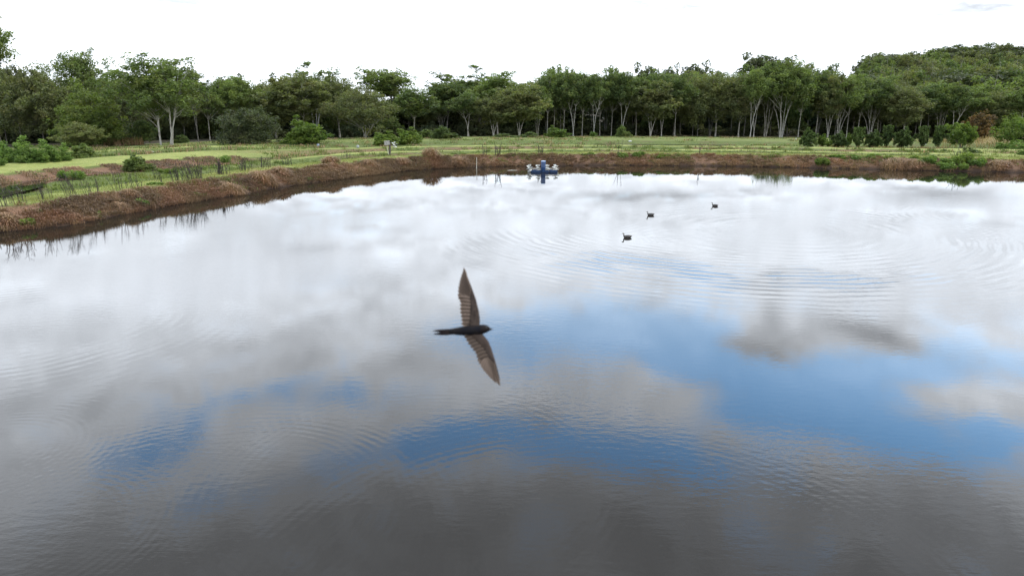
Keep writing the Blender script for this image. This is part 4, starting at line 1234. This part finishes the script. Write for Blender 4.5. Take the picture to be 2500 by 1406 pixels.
ax_, ay_ = on_plane(1328, 421, 0)
aer = empty('paddlewheel_aerator', (ax_, ay_, 0), 'floating paddlewheel aerator with blue drum and four white wheels by the far bank', 'aerator')
S_ = ay_ / F       # metres per photo pixel there


def pontoon(cx, cy, lx, ly):
    m = MB(); R = []
    for t, k in ((-.5, .72), (-.44, .95), (-.3, 1), (-.1, 1), (.1, 1), (.3, 1), (.44, .95), (.5, .72)):
        hz = .15 * k; wy = ly / 2 * k
        R.append([(cx + t * lx, cy - wy, -.12), (cx + t * lx, cy - wy, hz * .8), (cx + t * lx, cy - wy * .8, hz + .06), (cx + t * lx, cy + wy * .8, hz + .06), (cx + t * lx, cy + wy, hz * .8), (cx + t * lx, cy + wy, -.12)])
    m.rings(R); f = m.build('float', M_NAVY, aer, bevel=.02)
    r_ = MB()
    for zz in (.05, .12): r_.box((cx, cy - ly / 2 - .008, zz), (lx * .86, .02, .018))
    r_.box((cx, cy - ly * .40, .212), (lx * .9, .035, .02))
    r_.build('float_rib', M_BLUE, f)


for c_, l_ in ((-.85, 1.10), (.12, .84), (1.0, .86)): pontoon(c_, -.12, l_, .55)
for c_, l_ in ((-.8, 1.1), (1.0, .9)): pontoon(c_, .95, l_, .5)
fr = MB()
for yy in (-.12, .95): fr.tube([(-1.5, yy, .34), (1.5, yy, .34)], .022, 6)
for xx in (-1.15, -.45, .55, 1.25): fr.tube([(xx, -.3, .3), (xx, 1.1, .3)], .02, 6)
for xx in (-1.3, -.3, .5, 1.3): fr.tube([(xx, -.12, .2), (xx, -.12, .36)], .018, 6)
fr.build('frame', M_PALE, aer)
sh = MB(); sh.tube([(-1.75, .32, .40), (1.65, .32, .40)], .026, 8); sh.build('shaft', M_STEEL, aer)
for i, xx in enumerate((-1.55, -.62, .34, 1.22)): paddle_wheel(aer, xx, .32, .40, .18 + i * .21, .38)
dr = MB()
prof_ = [(.16, .23), (.17, .245), (.55, .245), (.57, .252), (.6, .245), (1.05, .245), (1.14, .24), (1.19, .21), (1.205, .15)]
dr.rings([[(-.08 + r * math.cos(a), -.1 + r * math.sin(a), z) for a in [2 * math.pi * j / 24 for j in range(24)]] for z, r in prof_])
d_o = dr.build('motor_drum', M_BLUE, aer, smooth=True)
rm = MB(); rm.rings([[(-.08 + r * math.cos(a), -.1 + r * math.sin(a), z) for a in [2 * math.pi * j / 24 for j in range(24)]] for z, r in ((1.14, .252), (1.175, .258), (1.205, .23), (1.215, .18))])
rm.build('drum_lid', plain('pale_blue_plastic', (.35, .45, .62), None, 4, .4), d_o, smooth=True)

# floating stick left of it
x, y = on_plane(1251, 416.5)
m = MB(); m.tube([(-.55, 0, .01), (-.1, .02, .03), (.2, -.01, .02), (.55, .02, .0)], [.02, .032, .03, .018], 6)
o = m.build('floating_pole', M_PALE, None, loc=(x, y, 0)); setp(o, 'pale stick floating flat on the water left of the aerator', 'stick')
# stake
x, y = on_plane(1163.5, 412.5)
m = MB(); m.tube([(0, 0, -.6), (.01, 0, .3), (.03, 0, 1.25)], [.045, .042, .036], 7)
o = m.build('stake', M_PALE, None, loc=(x, y, 0)); setp(o, 'thin pale wooden stake standing in the water in front of the bank', 'stake')

# leaning post with box
x, y, z = hit(949, 379)
s = y / F
bp_ = empty('box_post', (x, y, z), 'weathered grey wooden box on a leaning pale post on the bank top', 'box on post')
m = MB(); m.tube([(0.02, -.06, -.2), (-.10, -.06, .75), (-.20, -.05, 1.5)], [.05, .048, .045], 8); m.build('pale_brace', M_PALE, bp_)
m = MB(); m.box((.16, .12, .62), (.24, .22, 1.75), Matrix.Rotation(.05, 3, 'Y')); m.build('post', M_WOODD, bp_, bevel=.01)
Mt = Matrix.Rotation(-.10, 3, 'Y') @ Matrix.Rotation(.45, 3, 'Z')
m = MB(); m.box((-.16, .0, 1.55), (.62, .50, .50), Mt); bx = m.build('box', M_WOOD, bp_, bevel=.012)
m = MB()
for k in range(3): c = Mt @ Vector((0, -.262, -.16 + k * .16)); m.box((-.16 + c.x, c.y, 1.55 + c.z), (.6, .022, .145), Mt)
m.build('front_board', M_WOOD, bx)
m = MB(); c = Mt @ Vector((0, 0, .275)); m.box((-.16 + c.x, c.y, 1.55 + c.z), (.72, .60, .04), Mt); m.build('lid', M_WOOD, bx, bevel=.008)
m = MB(); c = Mt @ Vector((.36, 0, .02)); m.box((-.16 + c.x, c.y, 1.55 + c.z), (.16, .16, .12), Mt); m.build('outlet', M_WOOD, bx)

# white paddle wheel lying beyond, white floats, drums, marker posts
def wheel_thing(px, py, r, label):
    x, y, z = hit(px, py); e = empty('white_paddlewheel', (x, y, z + r * .8), label, 'paddlewheel', rz=.5)
    paddle_wheel(e, 0, 0, 0, .2, r)


wheel_thing(963, 361, .55, 'white paddlewheel standing in the next pond right of the leaning box post')


def small_float(px, py, l, r, label, mat=M_WHITE, upright=False):
    x, y, z = hit(px, py)
    d = (0, 0, 1) if upright else (1, .25, 0)
    m = MB(); P = [Vector(d) * t * l for t in (-.5, -.44, -.3, 0, .3, .44, .5)]
    m.tube([p + Vector((0, 0, r * .8 if not upright else l * .5)) for p in P], [r * .4, r * .85, r, r * 1.0, r, r * .85, r * .4], 10)
    o = m.build('small_float' if not upright else 'marker_post', mat, None, smooth=True, loc=(x, y, z)); setp(o, label, 'float' if not upright else 'marker')


small_float(1538, 347, .75, .16, 'white oval float lying on the grass before the middle of the wood')
small_float(1958, 336, .9, .12, 'white float lying flat on the grass left of the planted row')
small_float(375, 374, .36, .13, 'white float on top of the small dark weedy bush')
small_float(338, 376, .4, .1, 'white float at the left side of the small dark weedy bush')
small_float(2260, 355, .38, .06, 'short white marker post at the foot of the planted row', upright=True)
small_float(1943, 342, .5, .10, 'white-topped marker post left of the planted row', upright=True)
small_float(1987, 337, .35, .14, 'round white float between the first two trees of the planted row')
small_float(777, 359, .55, .26, 'small blue-grey drum in the grass right of the bright pointed bush', plain('blue_grey_plastic', (.22, .27, .33), None, 4, .6), True)
small_float(874, 362, .5, .22, 'small grey drum in the grass left of the leaning box post', plain('grey_plastic', (.32, .33, .32), None, 4, .6), True)

# ------------------------------------------------------------------ ducks
M_DUCK = plain('duck_feathers', (0.045, 0.036, 0.028), (0.02, 0.016, 0.013), 22, .7)
m_, N, b, out = material('duck_plumage')
tc = N.n.new('ShaderNodeTexCoord'); so = N.n.new('ShaderNodeSeparateXYZ'); N.l.new(tc.outputs['Object'], so.inputs[0])
hd = N.m('MULTIPLY', N.ss(so.outputs[2], .17, .21), N.ss(N.m('MULTIPLY', so.outputs[0], -1.0), .1, .15))
nz_ = N.noise(tc.outputs['Object'], 26, 3)
bc = N.mix(N.ss(nz_, .4, .62), (0.014, 0.012, 0.010), (0.07, 0.055, 0.042))
N.set(b.inputs['Base Color'], N.mix(hd, bc, (0.17, 0.15, 0.12))); b.inputs['Roughness'].default_value = .6
M_PLUM = m_
M_BILL = plain('duck_bill', (.06, .065, .06), None, 20, .4)
duck_path = [(.30, 0, .125), (.26, 0, .115), (.20, 0, .10), (.10, 0, .085), (0, 0, .075), (-.10, 0, .078), (-.165, 0, .10), (-.195, 0, .14), (-.20, 0, .19), (-.198, 0, .235), (-.215, 0, .272), (-.245, 0, .283), (-.272, 0, .277), (-.29, 0, .270)]
duck_rad = [.006, .035, .075, .10, .108, .098, .072, .046, .033, .030, .036, .038, .030, .010]
mb = MB(); mb.tube(duck_path, duck_rad, 14)
me_duck = bpy.data.meshes.new('duck_body'); me_duck.from_pydata(mb.V, [], mb.F); me_duck.materials.append(M_PLUM)
for p in me_duck.polygons: p.use_smooth = True
mb = MB(); R = []
for t, w_, h_ in ((0, .018, .016), (.5, .017, .009), (1, .013, .005), (1.1, .004, .003)):
    cx, cz = -.282 - .05 * t, .270 - .012 * t
    R.append([(cx, w_ * math.cos(a), cz + h_ * math.sin(a)) for a in [2 * math.pi * j / 8 for j in range(8)]])
mb.rings(R); me_bill = bpy.data.meshes.new('bill'); me_bill.from_pydata(mb.V, [], mb.F); me_bill.materials.append(M_BILL)
mb = MB()
for sgn in (-1, 1):
    R = []
    for t in np.linspace(0, 1, 7):
        x_ = -.09 + .33 * t; k = math.sin(math.pi * min(max(t, .04), .96)) ** .6
        R.append([(x_, sgn * (.088 + .016 * math.cos(a)) * (1 - .45 * t), .105 + .045 * k * math.sin(a) + .015 * t) for a in [2 * math.pi * j / 8 for j in range(8)]])
    mb.rings(R)
me_wing = bpy.data.meshes.new('folded_wings'); me_wing.from_pydata(mb.V, [], mb.F); me_wing.materials.append(M_DUCK)
for px_, py_, rz, sc, lab in ((1531, 580.5, .05, .92, 'nearest of the three dark ducks, swimming left'), (1588, 526, .0, .90, 'middle one of the three dark ducks, trailing a thin wake'), (1745, 503.5, -.55, .86, 'farthest and smallest of the three dark ducks, turned slightly away')):
    x, y = on_plane(px_, py_)
    e = empty('duck', (x, y, -.02), lab, 'duck', 'dark ducks swimming on the pond', rz, (sc,) * 3)
    obj('body', me_duck, e); obj('bill', me_bill, e); obj('wing', me_wing, e)

# ------------------------------------------------------------------ swallow in flight, 1.75 m from the lens
M_BODY = plain('swallow_body', (0.006, 0.006, 0.008), (0.013, 0.010, 0.009), 60, .5, spec=.06)
M_COVERT = plain('swallow_coverts', (0.026, 0.018, 0.014), (0.060, 0.042, 0.032), 50, .8, spec=.08)
mf, N, b, out = material('swallow_feather')
at_ = N.n.new('ShaderNodeAttribute'); at_.attribute_name = 'tone'
fc = N.mix(at_.outputs['Fac'], (0.018, 0.011, 0.008), (0.42, 0.30, 0.22))
N.set(b.inputs['Base Color'], fc); b.inputs['Roughness'].default_value = .6; b.inputs['Specular IOR Level'].default_value = .1
tr = N.n.new('ShaderNodeBsdfTranslucent'); N.set(tr.inputs[0], fc); mx = N.n.new('ShaderNodeMixShader'); mx.inputs[0].default_value = .5
N.l.new(b.outputs[0], mx.inputs[1]); N.l.new(tr.outputs[0], mx.inputs[2]); N.l.new(mx.outputs[0], out.inputs['Surface'])
M_TAILF = plain('swallow_tail', (0.010, 0.006, 0.006), (0.018, 0.012, 0.010), 40, .8, spec=.08)
DB = 1.75
dv = Vector(px_dir(1150, 806)); bird_loc = Vector((0, 0, H0)) + dv * DB
bird = empty('swallow', bird_loc, 'dark brown swallow in flight with pointed wings spread above the pond', 'bird')
Rm = Matrix(((1, 0, 0), (0, CP, SP), (0, -SP, CP))).transposed()
bird.rotation_euler = (math.pi / 2 - PITCH, 0, 0)     # local x = flight direction, local y = along the raised wing, local z = the bird's back
BS = DB / F


def Z(zx, zy, dz=0.0):
    """outline point measured on the enlarged photograph -> bird coordinates"""
    px_ = 1030 + zx / 4.26; py_ = 630 + zy / 4.26
    return Vector(((px_ - 1150) * BS, (806 - py_) * BS, dz))


# body: one continuous surface from rump to face
m = MB(); R = []
for zx, yt, yb in ((290, 736, 790), (350, 724, 798), (410, 712, 804), (470, 702, 808), (530, 696, 809), (580, 692, 804), (618, 691, 794), (640, 690, 787), (662, 693, 779), (685, 702, 768), (702, 717, 757), (712, 728, 750)):
    a, c_ = Z(zx, yt), Z(zx, yb); cy_ = (a.y + c_.y) / 2; ry = (a.y - c_.y) / 2
    R.append([(a.x, cy_ + ry * math.cos(q), ry * .95 * math.sin(q)) for q in [2 * math.pi * j / 16 for j in range(16)]])
m.rings(R); body = m.build('body', M_BODY, bird, smooth=True)
m = MB(); p0, p1 = Z(700, 738), Z(746, 739)
m.rings([[(p0.x + (p1.x - p0.x) * t, p0.y + r * math.cos(q), r * math.sin(q)) for q in [2 * math.pi * j / 8 for j in range(8)]] for t, r in ((0, .0042), (.4, .0026), (.8, .001), (1, .0003))])
m.build('beak', plain('beak', (.02, .018, .018), None, 20, .4), body)
m = MB(); e0 = Z(672, 722, .0085)
m.tube([e0 - Vector((0, 0, .0012)), e0, e0 + Vector((0, 0, .0012))], [.001, .0019, .0008], 8); m.build('eye', plain('eye', (.004, .004, .004), None, 5, .15, spec=.6), body)


def feather(root, tip, w, mat, parent, tone0, tone1, dz=0.0, name='feather', bend=0.0, n=9):
    """a vane with a raised shaft; tapers and rounds to its tip; slight curve and camber"""
    d = tip - root; L_ = d.length; t_ = d.normalized(); s_ = Vector((-t_.y, t_.x, 0)).normalized()
    V = []; Fq = []; T_ = []
    for i in range(n):
        t = i / (n - 1)
        k = min(1, .45 + 1.6 * t) * (1 - max(0, (t - .72) / .28) ** 2.2)
        c_ = root + d * t + s_ * bend * math.sin(math.pi * t) + Vector((0, 0, dz + .0012 * math.sin(math.pi * t)))
        for q, zz in ((-1, -.0004), (-.25, .0), (0, .0006), (.3, 0), (.75, -.0005)):
            V.append(c_ + s_ * (w * k * q) + Vector((0, 0, zz)))
            e_ = {-1: 1.0, -.25: .12, 0: 0.0, .3: .2, .75: 1.0}[q]
            T_.append(tone0 + (tone1 - tone0) * e_)
    for i in range(n - 1):
        for j in range(4): a = i * 5 + j; Fq.append((a, a + 1, a + 6, a + 5))
    T_ = np.array(T_)
    me = mesh_np(name, np.array([tuple(v) for v in V]), Fq, mat, True, {'tone': np.stack([T_] * 3 + [np.ones_like(T_)], 1)})
    return obj(name, me, parent)


def spline(P, t):
    """point at fraction t of a polyline"""
    Ls = [0]
    for a, c_ in zip(P[:-1], P[1:]): Ls.append(Ls[-1] + (c_ - a).length)
    x_ = t * Ls[-1]
    for i in range(len(P) - 1):
        if x_ <= Ls[i + 1] or i == len(P) - 2:
            f_ = (x_ - Ls[i]) / max(Ls[i + 1] - Ls[i], 1e-9); return P[i].lerp(P[i + 1], min(max(f_, 0), 1))


def wing(lead, trail, tip, lift, sgn, tones, name='wing'):
    """lead / trail: outlines root -> tip. lift: how far the tip leaves the plane of the body"""
    lift_at = lambda t: lift * t ** 1.3
    tl = (Z(*lead[0]) - Z(*tip)).length
    tr_ = lambda p: min(max((p - Z(*lead[0])).length / tl, 0), 1)
    up = lambda p, dz=0: Vector((p.x, p.y, lift_at(tr_(p)) + dz))
    LD = [Z(*p) for p in lead]; TR = [Z(*p) for p in trail]
    # arm and coverts: cambered surface from the leading edge a third of the way back
    V = []; Fq = []; n = 22
    for i in range(n):
        t = i / (n - 1); a = spline(LD, t * .93); c_ = spline(TR, t * .9)
        depth = .46 * (1 - t) ** 1.3 + .13
        for q in range(6):
            f_ = q / 5 * depth; p = a.lerp(c_, f_)
            V.append(up(p, .0035 + .004 * math.sin(math.pi * min(1, q / 5 + .12)) * (1 - t * .8)))
        for q in (5, 2, 0):
            p = a.lerp(c_, q / 5 * depth * .98); V.append(up(p, -.0028 * (1 - t * .7) + .001))
    K = 9
    for i in range(n - 1):
        for j in range(K): q = (j + 1) % K; Fq.append((i * K + j, i * K + q, (i + 1) * K + q, (i + 1) * K + j))
    me = bpy.data.meshes.new(name); me.from_pydata([tuple(v) for v in V], [], Fq); me.materials.append(M_COVERT)
    for p in me.polygons: p.use_smooth = True
    w_o = obj(name, me, bird)
    # secondaries, then primaries sweeping to the tip
    NS, NP = 8, 9
    for i in range(NS):
        t = (i + .3) / NS * .50; root = spline(LD, t * .92 + .02).lerp(spline(TR, t), .22); tp = spline(TR, (i + .5) / NS * .52)
        feather(up(root), up(tp), .0080, mf, w_o, tones[0], tones[1], dz=.0005 * i - .001, bend=sgn * .001)
    for i in range(NP):
        u = i / (NP - 1); root = spline(LD, .42 + .18 * u).lerp(spline(TR, .45 + .2 * u), .35 - .2 * u)
        tp = spline(TR, min(.55 + .46 * u ** .9, 1.0)) if i < NP - 1 else Z(*tip)
        feather(up(root), up(tp), .0080 - .003 * u, mf, w_o, tones[2] * (1 - .4 * u), tones[3] * (1 - .3 * u), dz=.0006 * i + .002, bend=sgn * .002 * u)
    return w_o


wing([(600, 700), (604, 650), (592, 560), (560, 432), (518, 320), (472, 205), (432, 108)],
     [(405, 705), (400, 620), (385, 540), (388, 455), (360, 400), (368, 300), (388, 205), (418, 110)], (422, 92), -.045, 1, (.12, .95, .24, .8))
wing([(632, 790), (690, 858), (722, 930), (752, 1020), (782, 1120), (806, 1210), (822, 1290)],
     [(430, 800), (480, 892), (560, 992), (585, 1075), (650, 1165), (720, 1235), (795, 1300)], (818, 1306), .035, -1, (.16, .5, .26, .85))
# tail: forked, outer feathers longest
tb_ = [((415, 745), (105, 760), .0036), ((415, 775), (112, 792), .0036), ((410, 752), (150, 764), .0042), ((410, 770), (160, 796), .0042), ((405, 756), (205, 770), .005), ((405, 768), (205, 794), .005), ((400, 760), (240, 778), .006)]
m = MB()
tail = feather(Z(430, 760), Z(235, 782), .0075, M_TAILF, bird, 0, 0, name='tail')
for i, (a, c_, w_) in enumerate(tb_): feather(Z(*a), Z(*c_), w_, M_TAILF, tail, 0, 0, dz=.0006 * (i - 3), name='tail_feather')
